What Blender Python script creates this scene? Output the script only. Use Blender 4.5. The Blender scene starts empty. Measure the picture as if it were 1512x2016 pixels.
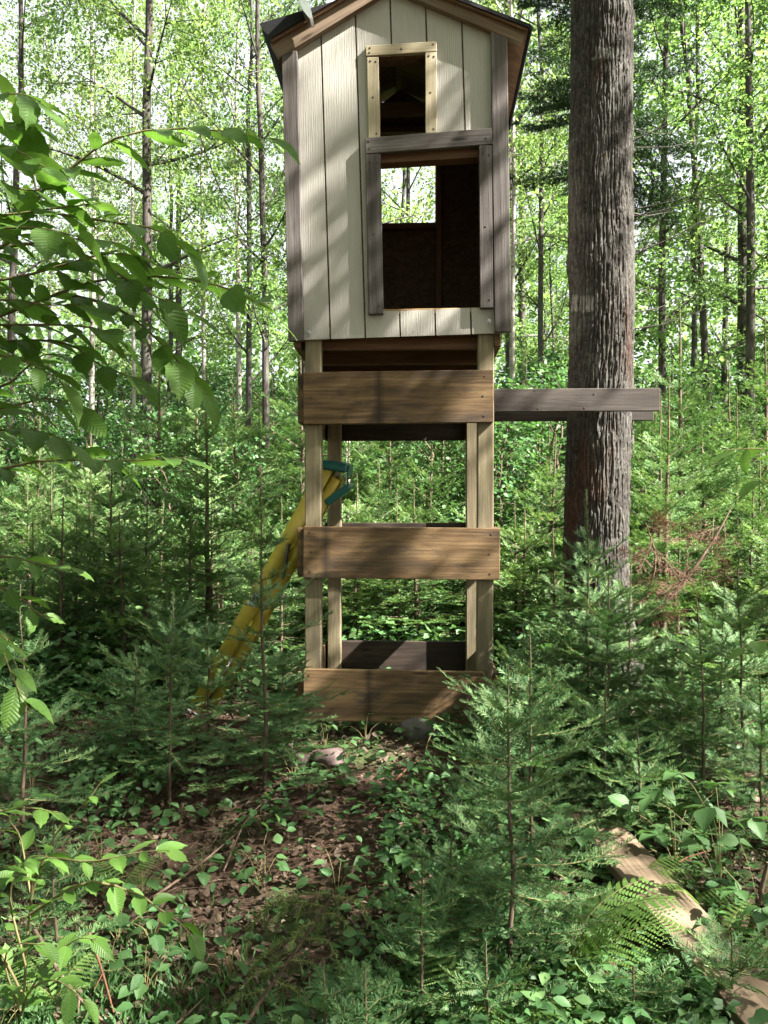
import bpy, bmesh, math, random
import numpy as np
from mathutils import Vector, Matrix

# ------------------------------------------------------------------ camera, sky, sun, exposure
SC = bpy.context.scene
COL = SC.collection
EYE, FPX, CX, HY = 1.5, 1700.0, 756.0, 1020.0
cam_d = bpy.data.cameras.new('camera'); cam = bpy.data.objects.new('camera', cam_d); COL.objects.link(cam)
cam.location = (0, 0, EYE); cam.rotation_euler = (math.radians(90), 0, 0)
cam_d.sensor_fit = 'VERTICAL'; cam_d.sensor_height = 24.0; cam_d.sensor_width = 18.0
cam_d.lens = FPX / 2016 * 24.0
cam_d.shift_y = (HY - 1008) / 2016
cam_d.clip_start = 0.05; cam_d.clip_end = 600
SC.camera = cam

SUN_AZ, SUN_EL = math.radians(111), math.radians(43)       # azimuth clockwise from +Y: behind the camera, to its right
SUN = Vector((math.sin(SUN_AZ) * math.cos(SUN_EL), math.cos(SUN_AZ) * math.cos(SUN_EL), math.sin(SUN_EL)))
W_ = bpy.data.worlds.new('World'); SC.world = W_; W_.use_nodes = True
nt = W_.node_tree; nt.nodes.clear()
sky = nt.nodes.new('ShaderNodeTexSky'); sky.sky_type = 'NISHITA'; sky.sun_disc = False
sky.sun_elevation = SUN_EL; sky.sun_rotation = SUN_AZ
sky.air_density = 1.0; sky.dust_density = 6.0; sky.ozone_density = 0.6; sky.altitude = 100
hz = nt.nodes.new('ShaderNodeMix'); hz.data_type = 'RGBA'; hz.inputs[0].default_value = 0.78      # thin white summer haze over the whole sky
hz.inputs[7].default_value = (3.9, 3.95, 4.1, 1)
nt.links.new(sky.outputs[0], hz.inputs[6])
bg = nt.nodes.new('ShaderNodeBackground'); bg.inputs['Strength'].default_value = 0.05
wo = nt.nodes.new('ShaderNodeOutputWorld')
nt.links.new(hz.outputs[2], bg.inputs[0]); nt.links.new(bg.outputs[0], wo.inputs[0])
sl = bpy.data.lights.new('sun', 'SUN'); sl.energy = 5.0; sl.angle = math.radians(0.53); sl.color = (1.0, 0.96, 0.87)
so = bpy.data.objects.new('sun', sl); COL.objects.link(so)
so.rotation_euler = (-SUN).to_track_quat('-Z', 'Y').to_euler(); so.location = (8, -8, 20)
vs = SC.view_settings
vs.view_transform = 'Standard'; vs.look = 'None'; vs.gamma = 1.0; vs.use_curve_mapping = False
vs.exposure = 2.95
SC.render.engine = 'CYCLES'
cy = SC.cycles
cy.max_bounces = 7; cy.diffuse_bounces = 2; cy.glossy_bounces = 2; cy.transmission_bounces = 4; cy.transparent_max_bounces = 4
cy.caustics_reflective = False; cy.caustics_refractive = False
cy.use_adaptive_sampling = True; cy.adaptive_threshold = 0.02
cy.use_denoising = True
cy.filter_width = 1.5

# ------------------------------------------------------------------ helpers
R = math.radians
def W(px, py, Y):
    return np.array(((px - CX) / FPX * Y, Y, EYE - (py - HY) / FPX * Y))
def smooth(a, b, x):
    t = np.clip((np.asarray(x, float) - a) / (b - a), 0, 1); return t * t * (3 - 2 * t)
def g(x, y):
    x = np.asarray(x, float); y = np.asarray(y, float)
    z = 0.30 * smooth(2.3, 4.7, y) + 0.045 * np.maximum(0, y - 6.5)
    z = z + 0.022 * np.sin(x * 2.3 + 1.1) * np.sin(y * 1.9 + .4) + 0.010 * np.sin(x * 6.1 + y * 4.3)
    return z
def nrm(v):
    v = np.asarray(v, float); return v / (np.linalg.norm(v, axis=-1, keepdims=True) + 1e-12)

class MB:
    def __init__(s): s.v = []; s.q = []; s.t = []; s.n = 0
    def add(s, v, f, mat=0, rnd=0.5):
        v = np.asarray(v, float).reshape(-1, 3); f = np.asarray(f, np.int64)
        m = len(f); rn = np.broadcast_to(np.asarray(rnd, float), (m,)).copy()
        (s.q if f.shape[1] == 4 else s.t).append((f + s.n, np.full(m, mat), rn))
        s.v.append(v); s.n += len(v)
    def merge(s, o, M=None, drnd=0):
        for (lst, dst) in ((o.q, s.q), (o.t, s.t)):
            for f, m, r in lst: dst.append((f + s.n, m, np.clip(r + drnd, 0, 1)))
        v = np.concatenate(o.v)
        if M is not None:
            M = np.asarray(M); v = v @ M[:3, :3].T + M[:3, 3]
        s.v.append(v); s.n += len(v)
    def build(s, name, mats, smooth_=False):
        me = bpy.data.meshes.new(name)
        v = np.concatenate(s.v); me.vertices.add(len(v)); me.vertices.foreach_set('co', v.ravel())
        fl, ls, mi, rr, k = [], [], [], [], 0
        for lst, n in ((s.q, 4), (s.t, 3)):
            for f, m, r in lst:
                fl.append(f.ravel()); ls.append(k + np.arange(len(f)) * n); k += len(f) * n; mi.append(m); rr.append(r)
        fl = np.concatenate(fl); ls = np.concatenate(ls); mi = np.concatenate(mi); rr = np.concatenate(rr)
        me.loops.add(len(fl)); me.loops.foreach_set('vertex_index', fl.astype(np.int32))
        me.polygons.add(len(ls)); me.polygons.foreach_set('loop_start', ls.astype(np.int32))
        me.polygons.foreach_set('material_index', mi.astype(np.int32))
        if smooth_: me.polygons.foreach_set('use_smooth', np.ones(len(ls), bool))
        a = me.attributes.new('rnd', 'FLOAT', 'FACE'); a.data.foreach_set('value', rr.astype(np.float32))
        for m in (mats if isinstance(mats, (list, tuple)) else [mats]): me.materials.append(m)
        me.update(calc_edges=True)
        return me

def tube(mb, pts, rad, n=6, mat=0, rnd=0.5, cap=True):
    pts = np.asarray(pts, float); k = len(pts); rad = np.broadcast_to(np.asarray(rad, float), (k,))
    t = nrm(np.gradient(pts, axis=0))
    ref = np.array((0, 0, 1.0)) if abs(t[:, 2]).mean() < .8 else np.array((1.0, 0, 0))
    a = nrm(np.cross(t, ref)); b = np.cross(t, a)
    th = np.arange(n) * 2 * math.pi / n
    v = pts[:, None] + rad[:, None, None] * (a[:, None] * np.cos(th)[None, :, None] + b[:, None] * np.sin(th)[None, :, None])
    i = np.arange(k - 1)[:, None] * n; j = np.arange(n)[None]; j2 = (j + 1) % n
    f = np.stack((i + j, i + j2, i + n + j2, i + n + j), -1).reshape(-1, 4)
    base = mb.n
    mb.add(v.reshape(-1, 3), f, mat, rnd)
    if cap and n > 3:
        c = np.array([[0] + [0] * 2]) # placeholder
        vv = np.vstack((v[-1], pts[-1] + t[-1] * rad[-1] * .3)); ff = np.array([(q, (q + 1) % n, n) for q in range(n)])
        mb.add(vv, ff, mat, rnd)
        vv = np.vstack((v[0], pts[0] - t[0] * rad[0] * .3)); ff = np.array([((q + 1) % n, q, n) for q in range(n)])
        mb.add(vv, ff, mat, rnd)

def bez(pts, n):
    """smooth polyline through control points (Catmull-Rom)"""
    p = np.asarray(pts, float); p = np.vstack((2 * p[0] - p[1], p, 2 * p[-1] - p[-2]))
    out = []
    m = len(p) - 3
    for s in np.linspace(0, m - 1e-6, n):
        i = int(s); t = s - i; a, b, c, d = p[i:i + 4]
        out.append(.5 * (2 * b + (c - a) * t + (2 * a - 5 * b + 4 * c - d) * t * t + (3 * b - a - 3 * c + d) * t ** 3))
    return np.array(out)
def along(pts, s):
    pts = np.asarray(pts); d = np.r_[0, np.cumsum(np.linalg.norm(np.diff(pts, axis=0), axis=1))]
    x = np.asarray(s) * d[-1]
    return np.stack([np.interp(x, d, pts[:, i]) for i in range(3)], -1), d[-1]

def link(name, me, parent=None, loc=None, M=None):
    o = bpy.data.objects.new(name, me); COL.objects.link(o)
    if parent is not None: o.parent = parent
    if loc is not None: o.location = loc
    if M is not None: o.matrix_local = Matrix([list(map(float, r)) for r in M])
    return o
def thing(name, label, cat, loc=(0, 0, 0), rz=0, group=None, me=None):
    o = link(name, me, None, loc); o.rotation_euler = (0, 0, rz); tag(o, label, cat, group); return o
def tag(o, label, cat, group=None):
    o['label'] = label; o['category'] = cat
    if group: o['group'] = group
    return o
def struct(o, kind='structure', label=None, cat=None):
    o['kind'] = kind
    if label: o['label'] = label
    if cat: o['category'] = cat
    return o
def frame_M(origin, xdir, up=(0, 0, 1), s=1.0):
    x = nrm(xdir); y = nrm(np.cross(up, x)); z = np.cross(x, y)
    M = np.eye(4); M[:3, 0] = x * s; M[:3, 1] = y * s; M[:3, 2] = z * s; M[:3, 3] = origin
    return M

# ------------------------------------------------------------------ materials
class NT:
    def __init__(s, name):
        s.m = bpy.data.materials.new(name); s.m.use_nodes = True; s.t = s.m.node_tree; s.t.nodes.clear()
        s.out = s.n('ShaderNodeOutputMaterial')
    def n(s, ty, **kw):
        x = s.t.nodes.new(ty)
        for k, v in kw.items():
            if k.startswith('_'): setattr(x, k[1:], v)
            else:
                key = int(k[1:]) if k[0] == 'i' and k[1:].isdigit() else k
                s.set(x, key, v)
        return x
    def set(s, x, key, v):
        sock = x.inputs[key]
        if isinstance(v, bpy.types.NodeSocket): s.t.links.new(v, sock)
        elif isinstance(v, bpy.types.Node): s.t.links.new(v.outputs[0], sock)
        elif isinstance(v, (tuple, list)) and sock.type == 'RGBA' and len(v) == 3: sock.default_value = (*v, 1)
        else: sock.default_value = v
    def math(s, op, a, b=0.0, c=0.0):
        x = s.n('ShaderNodeMath', _operation=op); s.set(x, 0, a); s.set(x, 1, b); s.set(x, 2, c); return x.outputs[0]
    def mix(s, f, a, b, blend='MIX'):
        x = s.n('ShaderNodeMix', _data_type='RGBA', _blend_type=blend); s.set(x, 0, f); s.set(x, 6, a); s.set(x, 7, b); return x.outputs[2]
    def ramp(s, f, stops):
        x = s.n('ShaderNodeValToRGB'); s.set(x, 0, f); cr = x.color_ramp
        while len(cr.elements) < len(stops): cr.elements.new(0.5)
        for e, (p, c) in zip(cr.elements, stops):
            e.position = p; e.color = (*c, 1) if isinstance(c, (tuple, list)) else (c, c, c, 1)
        return x.outputs[0]
    def noise(s, vec, scale, detail=4, rough=.55, dist=0.0):
        x = s.n('ShaderNodeTexNoise'); s.set(x, 'Vector', vec); x.inputs['Scale'].default_value = scale
        x.inputs['Detail'].default_value = detail; x.inputs['Roughness'].default_value = rough; x.inputs['Distortion'].default_value = dist
        return x.outputs[0]
    def mapping(s, vec, scale=(1, 1, 1), loc=None):
        x = s.n('ShaderNodeMapping'); s.set(x, 'Vector', vec); x.inputs['Scale'].default_value = scale
        if loc is not None: s.set(x, 'Location', loc)
        return x.outputs[0]
    def coord(s, what='Object'): return s.n('ShaderNodeTexCoord').outputs[what]
    def objrnd(s): return s.n('ShaderNodeObjectInfo').outputs['Random']
    def attr(s, name): return s.n('ShaderNodeAttribute', _attribute_name=name).outputs['Fac']
    def bump(s, h, strength=.5, dist=.01):
        x = s.n('ShaderNodeBump'); s.set(x, 'Height', h); x.inputs['Strength'].default_value = strength; x.inputs['Distance'].default_value = dist
        return x.outputs[0]
    def bsdf(s, col, rough=.7, normal=None, spec=.3, metal=0.0):
        x = s.n('ShaderNodeBsdfPrincipled'); s.set(x, 'Base Color', col); s.set(x, 'Roughness', rough)
        x.inputs['Specular IOR Level'].default_value = spec; x.inputs['Metallic'].default_value = metal
        if normal is not None: s.set(x, 'Normal', normal)
        return x.outputs[0]
    def done(s, sh): s.t.links.new(sh, s.out.inputs[0]); return s.m

def leaf_mat(name, dark, mid, light, trans=.4, rough=.5, tcol=1.35, veins=False, spec=.35):
    k = NT(name)
    f = k.attr('rnd'); rnd = k.objrnd()
    f2 = k.math('ADD', k.math('MULTIPLY', f, .75), k.math('MULTIPLY', rnd, .25))
    c = k.ramp(f2, [(0.0, dark), (.5, mid), (1.0, light)])
    nor = None
    if veins:
        co = k.coord('Object'); sx = k.n('ShaderNodeSeparateXYZ', i0=co)
        ay = k.math('ABSOLUTE', sx.outputs[1])
        ph = k.math('SUBTRACT', sx.outputs[0], k.math('MULTIPLY', ay, .8))
        wv = k.math('SINE', k.math('MULTIPLY', ph, 75.0))
        v = k.math('POWER', k.math('ADD', k.math('MULTIPLY', wv, .5), .5), 5.0)
        mid_ = k.math('LESS_THAN', ay, .012)
        vv = k.math('MAXIMUM', k.math('MULTIPLY', v, .55), mid_)
        c = k.mix(k.math('MULTIPLY', vv, .28), c, light)
        bl = k.noise(co, 9, 3)
        c = k.mix(k.math('MULTIPLY', k.ramp(bl, [(.5, 0.), (.75, 1.)]), .25), c, dark)
        nor = k.bump(wv, .22, .02)
    b = k.bsdf(c, rough, nor, spec)
    tc = k.n('ShaderNodeMix', _data_type='RGBA', _blend_type='MULTIPLY', i0=1.0); k.set(tc, 6, c); k.set(tc, 7, (tcol * 1.1, tcol * 1.12, tcol * .7))
    t = k.n('ShaderNodeBsdfTranslucent', Color=tc.outputs[2])
    m = k.n('ShaderNodeMixShader', i0=trans, i1=b, i2=t.outputs[0])
    return k.done(m.outputs[0])

M = {}
M['leaf_a'] = leaf_mat('leaf_maple', (.050, .105, .038), (.125, .215, .080), (.225, .330, .135), .50)
M['leaf_b'] = leaf_mat('leaf_beech', (.065, .120, .040), (.165, .250, .090), (.280, .365, .155), .50)
M['leaf_c'] = leaf_mat('leaf_shrub', (.024, .074, .026), (.056, .135, .044), (.120, .215, .075), .38)
M['leaf_near'] = leaf_mat('leaf_sapling', (.050, .120, .022), (.090, .185, .034), (.170, .270, .070), .50, .45, 1.25, True)
M['leaf_herb'] = leaf_mat('leaf_herb', (.030, .085, .030), (.060, .130, .040), (.110, .190, .070), .35, .5, 1.2, True)
M['cover'] = leaf_mat('ground_cover_leaf', (.030, .082, .028), (.064, .145, .048), (.145, .235, .088), .35)
M['needle'] = leaf_mat('fir_needle', (.022, .064, .024), (.064, .142, .050), (.200, .300, .120), .24, .5, 1.1, False, .22)
M['needle_far'] = leaf_mat('fir_needle_thicket', (.026, .070, .025), (.090, .172, .056), (.240, .335, .125), .30, .5, 1.15, False, .22)
M['needle_spruce'] = leaf_mat('spruce_needle', (.040, .075, .018), (.080, .125, .030), (.130, .180, .045), .18, .45)
M['needle_dark'] = leaf_mat('spruce_needle_dark', (.010, .030, .012), (.020, .050, .018), (.040, .080, .024), .12, .5)
M['needle_dead'] = leaf_mat('dead_needle', (.065, .026, .016), (.115, .048, .029), (.170, .080, .050), .15, .7, 1.0)
M['fern'] = leaf_mat('fern_leaf', (.070, .150, .034), (.125, .220, .052), (.185, .285, .080), .42)
M['dead_leaf'] = leaf_mat('dead_leaf', (.030, .019, .012), (.090, .060, .040), (.280, .220, .170), .12, .75, 1.0)
def woodmat(name, c_lo, c_mid, c_hi, axis='X', grain=22, rough=.75, stain=None, stain_amt=.5, knots=True, bump=.35, lines=0.0, band=False):
    k = NT(name)
    co = k.coord('Object'); rnd = k.objrnd()
    off = k.n('ShaderNodeCombineXYZ'); 
    for i, m_ in enumerate((37.0, 11.0, 23.0)): k.set(off, i, k.math('MULTIPLY', rnd, m_))
    v = k.n('ShaderNodeVectorMath', _operation='ADD', i0=co, i1=off.outputs[0]).outputs[0]
    sc = {'X': (1.1, grain, grain), 'Z': (grain, grain, 1.1), 'Y': (grain, 1.1, grain)}[axis]
    scf = {'X': (4, grain * 7, grain * 7), 'Z': (grain * 7, grain * 7, 4), 'Y': (grain * 7, 4, grain * 7)}[axis]
    sck = {'X': (1.6, 7, 7), 'Z': (7, 7, 1.6), 'Y': (7, 1.6, 7)}[axis]
    big = k.noise(k.mapping(v, sc), 1.0, 5, .6, .9)
    fine = k.noise(k.mapping(v, scf), 1.0, 3, .6, .3)
    c = k.ramp(big, [(.28, c_lo), (.5, c_mid), (.72, c_hi)])
    c = k.mix(k.math('MULTIPLY', k.ramp(fine, [(.35, 1.), (.6, 0.)]), .45), c, tuple(x * .55 for x in c_lo))
    if stain:
        st = k.noise(k.mapping(v, (1.6, 5, 5) if axis == 'X' else (5, 5, 1.6)), 1.6, 5, .65, .8)
        c = k.mix(k.math('MULTIPLY', k.ramp(st, [(.48, 0.), (.66, 1.)]), stain_amt), c, stain)
    if knots:
        vo = k.n('ShaderNodeTexVoronoi', Vector=k.mapping(v, sck), Scale=1.0); kd = vo.outputs['Distance']
        kc = k.ramp(kd, [(.04, 1.), (.09, 0.)])
        c = k.mix(k.math('MULTIPLY', kc, .8), c, tuple(x * .25 for x in c_lo))
    if lines:
        sx = k.n('ShaderNodeSeparateXYZ', i0=co)
        w = k.math('SINE', k.math('MULTIPLY', k.math('ADD', sx.outputs[0], k.math('MULTIPLY', fine, .004)), 520.0))
        c = k.mix(k.math('MULTIPLY', k.math('GREATER_THAN', w, .82), lines), c, tuple(x * .5 for x in c_lo))
    if band:
        sx = k.n('ShaderNodeSeparateXYZ', i0=co)
        bp = k.n('ShaderNodeAttribute', _attribute_type='OBJECT', _attribute_name='band').outputs['Fac']
        q = k.math('DIVIDE', k.math('SUBTRACT', sx.outputs[0], bp), .022)
        q = k.math('ADD', k.math('ABSOLUTE', q), k.math('MULTIPLY', big, 1.2))
        c = k.mix(k.math('MULTIPLY', k.ramp(k.math('MULTIPLY', q, .4), [(.25, 1.), (.85, 0.)]), .7), c, (.018, .014, .012))
    # per piece value shift
    hv = k.n('ShaderNodeHueSaturation', Color=c); k.set(hv, 'Value', k.math('ADD', .85, k.math('MULTIPLY', rnd, .3)))
    h = k.math('ADD', k.math('MULTIPLY', big, .6), k.math('MULTIPLY', fine, .5))
    return k.done(k.bsdf(hv.outputs[0], rough, k.bump(h, bump, .006), .25))
M['weathered'] = woodmat('wood_weathered', (.048, .040, .038), (.100, .086, .082), (.170, .150, .142), stain=(.066, .050, .043), stain_amt=.35, bump=.6)
M['treated'] = woodmat('wood_treated', (0.125, 0.099, 0.056), (0.198, 0.162, 0.099), (0.264, 0.221, 0.142), grain=14, stain=(0.086, 0.073, 0.056), stain_amt=.55, bump=.3)
M['rough'] = woodmat('wood_rough_sawn', (.050, .030, .017), (.150, .092, .046), (.255, .165, .086), grain=11, stain=(.036, .029, .025), stain_amt=.72, bump=.5, knots=True, lines=.10, band=True)
M['rough_shade_tint'] = woodmat('wood_shade_tinted_board', (.020, .014, .011), (.042, .029, .022), (.075, .055, .042), grain=9, stain=(.015, .013, .012), stain_amt=.6, bump=.4)  # rough boards at the back, shade under the cabin put into the colour
M['pine'] = woodmat('wood_fresh_pine', (0.330, 0.267, 0.172), (0.403, 0.343, 0.238), (0.449, 0.396, 0.297), grain=12, bump=.15)
M['barge'] = woodmat('wood_barge_board', (0.112, 0.076, 0.050), (0.191, 0.135, 0.092), (0.257, 0.191, 0.132), grain=16, stain=(0.132, 0.106, 0.092), stain_amt=.4, bump=.3)
M['grey_beam'] = woodmat('wood_grey_beam', (.042, .034, .030), (.072, .059, .052), (.108, .090, .080), grain=10, stain=(.040, .033, .030), stain_amt=.5, knots=False, lines=.2)
M['plank'] = woodmat('wood_ground_plank', (.095, .066, .042), (.165, .120, .080), (.235, .180, .126), grain=12, stain=(.07, .052, .038), stain_amt=.6, bump=.4)
M['framing'] = woodmat('wood_framing', (0.076, 0.040, 0.022), (0.132, 0.076, 0.044), (0.191, 0.115, 0.069), grain=12)
M['ply_edge'] = woodmat('plywood_edge', (0.198, 0.112, 0.046), (0.304, 0.185, 0.079), (0.383, 0.264, 0.139), grain=40, knots=False)
def siding():
    k = NT('siding_paint'); co = k.coord('Object'); rnd = k.objrnd()
    off = k.n('ShaderNodeCombineXYZ', i0=k.math('MULTIPLY', rnd, 13.0), i2=k.math('MULTIPLY', rnd, 31.0)).outputs[0]
    v = k.n('ShaderNodeVectorMath', _operation='ADD', i0=co, i1=off).outputs[0]
    wv = k.n('ShaderNodeTexWave', _wave_type='BANDS', _bands_direction='X', Vector=k.mapping(v, (1, 1, .10)), Scale=34.0, Distortion=7.0, Detail=3.0)
    wv.inputs['Detail Scale'].default_value = 1.6
    fine = k.noise(k.mapping(v, (160, 160, 10)), 1, 3)
    h = k.math('ADD', wv.outputs['Fac'], k.math('MULTIPLY', fine, .7))
    dirt = k.noise(k.mapping(v, (9, 9, 2.0)), 1, 5)
    c = k.mix(k.ramp(dirt, [(.45, 0.), (.8, .5)]), (.360, .340, .308), (.275, .256, .228))
    c = k.mix(k.math('MULTIPLY', k.ramp(h, [(.25, 1.), (.55, 0.)]), .12), c, (.22, .19, .145))
    sp = k.ramp(k.noise(v, 38, 2), [(.74, 0.), (.78, 1.)])
    sz = k.n('ShaderNodeSeparateXYZ', i0=co).outputs[2]
    low = k.ramp(sz, [(0.0, 1.), (1.0, 0.)])
    c = k.mix(k.math('MULTIPLY', sp, .5), c, (.12, .10, .08))
    return k.done(k.bsdf(c, .55, k.bump(h, .20, .003), .35))
M['siding'] = siding()
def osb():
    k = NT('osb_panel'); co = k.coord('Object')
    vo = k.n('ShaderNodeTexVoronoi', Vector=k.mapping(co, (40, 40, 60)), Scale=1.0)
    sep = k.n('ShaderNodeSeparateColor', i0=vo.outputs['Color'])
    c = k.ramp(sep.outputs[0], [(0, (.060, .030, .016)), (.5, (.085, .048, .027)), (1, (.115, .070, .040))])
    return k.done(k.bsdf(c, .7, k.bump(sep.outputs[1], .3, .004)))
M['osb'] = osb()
def simple(name, col, rough=.6, spec=.3, metal=0.0, var=.15, scale=20, bump=.1):
    k = NT(name); co = k.coord('Object'); n = k.noise(co, scale, 5)
    c = k.mix(k.ramp(n, [(.35, 0.), (.7, 1.)]), tuple(x * (1 - var) for x in col), tuple(min(1, x * (1 + var)) for x in col))
    return k.done(k.bsdf(c, rough, k.bump(n, bump, .005), spec, metal))
M['felt'] = simple('roofing_felt', (.016, .016, .018), .85, .2, var=.4, scale=300, bump=.6)
M['tin'] = simple('bare_tin', (.55, .56, .58), .35, .5, .9)
M['bolt'] = simple('galvanised_bolt', (.45, .45, .46), .4, .5, .8)
M['nail'] = simple('rusty_nail', (.045, .030, .024), .6)
M['yellow'] = simple('ladder_yellow', (.46, .35, .05), .5, .4, var=.12, scale=14)
M['green_plastic'] = simple('ladder_green_plastic', (.010, .100, .090), .4, .4, var=.1)
M['alu'] = simple('ladder_aluminium', (.52, .53, .56), .38, .5, .85)
M['steel'] = simple('ladder_steel', (.12, .12, .125), .5, .4, .5)
M['soil'] = None
def soil():
    k = NT('forest_soil'); co = k.coord('Object')
    n = k.noise(co, 2.2, 6, .65); f = k.noise(co, 45, 5, .7)
    c = k.ramp(f, [(.3, (.020, .013, .009)), (.5, (.055, .034, .023)), (.68, (.115, .070, .046))])
    moss = k.ramp(n, [(.5, 0.), (.62, 1.)])
    gr = k.ramp(f, [(.3, (.014, .030, .009)), (.7, (.050, .085, .022))])
    c = k.mix(k.math('MULTIPLY', moss, .75), c, gr)
    return k.done(k.bsdf(c, .9, k.bump(f, .9, .02), .15))
M['soil'] = soil()
def rock(name, a, b, s):
    k = NT(name); co = k.coord('Object'); n = k.noise(co, s, 7, .65); sp = k.noise(co, s * 9, 3)
    c = k.mix(k.ramp(n, [(.35, 0.), (.65, 1.)]), a, b); c = k.mix(k.ramp(sp, [(.55, 0.), (.75, .6)]), c, tuple(x * .4 for x in a))
    return k.done(k.bsdf(c, .85, k.bump(n, .5, .02), .25))
M['rock_pink'] = rock('rock_pink', (.120, .082, .076), (.185, .135, .125), 9)
M['rock_grey'] = rock('rock_grey', (.075, .068, .066), (.14, .125, .12), 7)
def bark(name, lo, mid, hi, patch, patch_amt, zs=.16, sc=26, bump=.8, bands=False):
    k = NT(name); co = k.coord('Object')
    v = k.mapping(co, (1, 1, zs))
    n = k.noise(v, sc, 6, .65, .4); big = k.noise(co, 2.6, 5, .6)
    c = k.ramp(n, [(.30, lo), (.5, mid), (.70, hi)])
    c = k.mix(k.math('MULTIPLY', k.ramp(big, [(.48, 0.), (.66, 1.)]), patch_amt), c, patch)
    if bands:
        b = k.noise(k.mapping(co, (3, 3, 26)), 1, 4, .6)
        c = k.mix(k.ramp(b, [(.58, 0.), (.66, .85)]), c, (.03, .026, .022))
    return k.done(k.bsdf(c, .85, k.bump(n, bump, .02), .2))
M['bark_dark'] = bark('bark_dark', (.020, .016, .013), (.050, .042, .036), (.105, .092, .082), (.14, .135, .122), .45)
M['bark_grey'] = bark('bark_grey', (.026, .022, .019), (.060, .053, .048), (.115, .105, .096), (.16, .155, .145), .45)
M['bark_birch'] = bark('bark_birch', (.20, .18, .155), (.33, .30, .27), (.43, .40, .365), (.15, .13, .11), .35, .9, 14, .3, True)
M['twig'] = bark('twig_bark', (.050, .034, .024), (.095, .066, .046), (.17, .125, .09), (.10, .09, .07), .3, .3, 40, .4)
M['twig_green'] = bark('green_twig', (.10, .085, .04), (.16, .14, .06), (.22, .19, .09), (.12, .08, .05), .4, .3, 30, .2)
M['stick'] = bark('dead_stick', (.060, .036, .025), (.12, .080, .058), (.20, .145, .11), (.07, .05, .038), .4, .3, 40, .4)
M['stick_red'] = bark('reddish_stick', (.09, .035, .022), (.16, .068, .042), (.22, .11, .075), (.10, .05, .035), .4, .3, 40, .3)
def bark_maple():
    k = NT('bark_old_maple'); co = k.coord('Object')
    h = k.attr('ridge'); bz = k.attr('blaze')
    v = k.mapping(co, (1, 1, .55)); n = k.noise(v, 44, 8, .78, .2); big = k.noise(co, 3.1, 6, .65)
    big2 = k.noise(k.mapping(co, (4, 4, 1.1), (3.3, 1.2, 7.)), 1, 5, .6)
    c = k.ramp(n, [(.34, (.012, .010, .0085)), (.52, (.044, .038, .033)), (.68, (.125, .115, .105))])
    c = k.mix(k.math('MULTIPLY', k.ramp(big, [(.42, 0.), (.62, 1.)]), k.math('MULTIPLY', h, .5)), c, (.135, .132, .118))
    c = k.mix(k.ramp(big2, [(.60, 0.), (.72, .7)]), c, (.085, .038, .024))
    li = k.noise(co, 24, 5, .7)
    c = k.mix(k.ramp(li, [(.60, 0.), (.68, .6)]), c, (.150, .152, .138))
    mo = k.noise(co, 13, 4)
    c = k.mix(k.ramp(mo, [(.70, 0.), (.78, .7)]), c, (.09, .085, .03))
    c = k.mix(k.math('MULTIPLY', bz, .85), c, (.30, .29, .265))
    return k.done(k.bsdf(c, .88, k.bump(n, .9, .012), .2))
M['bark_maple'] = bark_maple()

# ------------------------------------------------------------------ ground
def make_ground():
    n = 300; t = np.linspace(-1, 1, n)
    k = 5.0; s = np.sinh(t * k) / math.sinh(k)
    xs = s * 150; ys = 3.8 + s * 150
    X, Y = np.meshgrid(xs, ys, indexing='ij'); Z = g(X, Y)
    rg = np.random.default_rng(5)
    near = np.exp(-((X / 6) ** 2 + ((Y - 4) / 6) ** 2))
    Z = Z + rg.normal(0, .009, Z.shape) * near - .01
    v = np.stack((X, Y, Z), -1).reshape(-1, 3)
    i = np.arange(n - 1)[:, None] * n + np.arange(n - 1)[None]
    f = np.stack((i, i + n, i + n + 1, i + 1), -1).reshape(-1, 4)
    mb = MB(); mb.add(v, f)
    o = link('ground', mb.build('ground', M['soil'], True)); struct(o)
make_ground()

# ------------------------------------------------------------------ the tower (hunting blind on posts)
TA = R(-2.6); OX, OY = 29 / FPX * 4.75, 4.75
ca, sa = math.cos(TA), math.sin(TA)
def T(px, py, v):
    kx = (px - CX) / FPX; ky = (py - HY) / FPX
    t = (v - OX * sa + OY * ca) / (ca - kx * sa)
    x, y = t * kx, t
    return np.array(((x - OX) * ca + (y - OY) * sa, EYE - ky * t)), t
tower = thing('hunting_blind', 'boxy wooden hunting blind with beige siding raised on four posts', 'hunting blind', (OX, OY, 0), TA)

def boxmesh(L, Wd, Th, mat, bev=.003, name='board'):
    bm = bmesh.new(); bmesh.ops.create_cube(bm, size=1.0)
    bmesh.ops.scale(bm, vec=(L, Wd, Th), verts=bm.verts)
    if bev: bmesh.ops.bevel(bm, geom=list(bm.edges), offset=bev, segments=1, affect='EDGES')
    me = bpy.data.meshes.new(name); bm.to_mesh(me); bm.free(); me.materials.append(mat); return me
def member(name, p0, p1, wpx, v0, v1, mat, parent=tower, bev=.003, vref=None):
    """a board lying in a plane of the tower: centre line p0-p1 and width in picture units, taken at depth v0"""
    vr = v0 if vref is None else vref
    a, t0 = T(*p0, vr); b, t1 = T(*p1, vr)
    w = wpx / FPX * (t0 + t1) / 2
    d = b - a; L = np.linalg.norm(d); d = d / L
    X = np.array((d[0], 0, d[1])); Zf = np.array((0, -1.0, 0)); Yv = np.cross(Zf, X)
    m = np.eye(4); m[:3, 0] = X; m[:3, 1] = Yv; m[:3, 2] = Zf
    m[:3, 3] = ((a + b)[0] / 2, (v0 + v1) / 2, (a + b)[1] / 2)
    o = link(name, boxmesh(L, w, v1 - v0, mat, bev, name), parent, M=m); o['L'] = L; o['wd'] = w; o['th'] = v1 - v0
    return o
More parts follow.
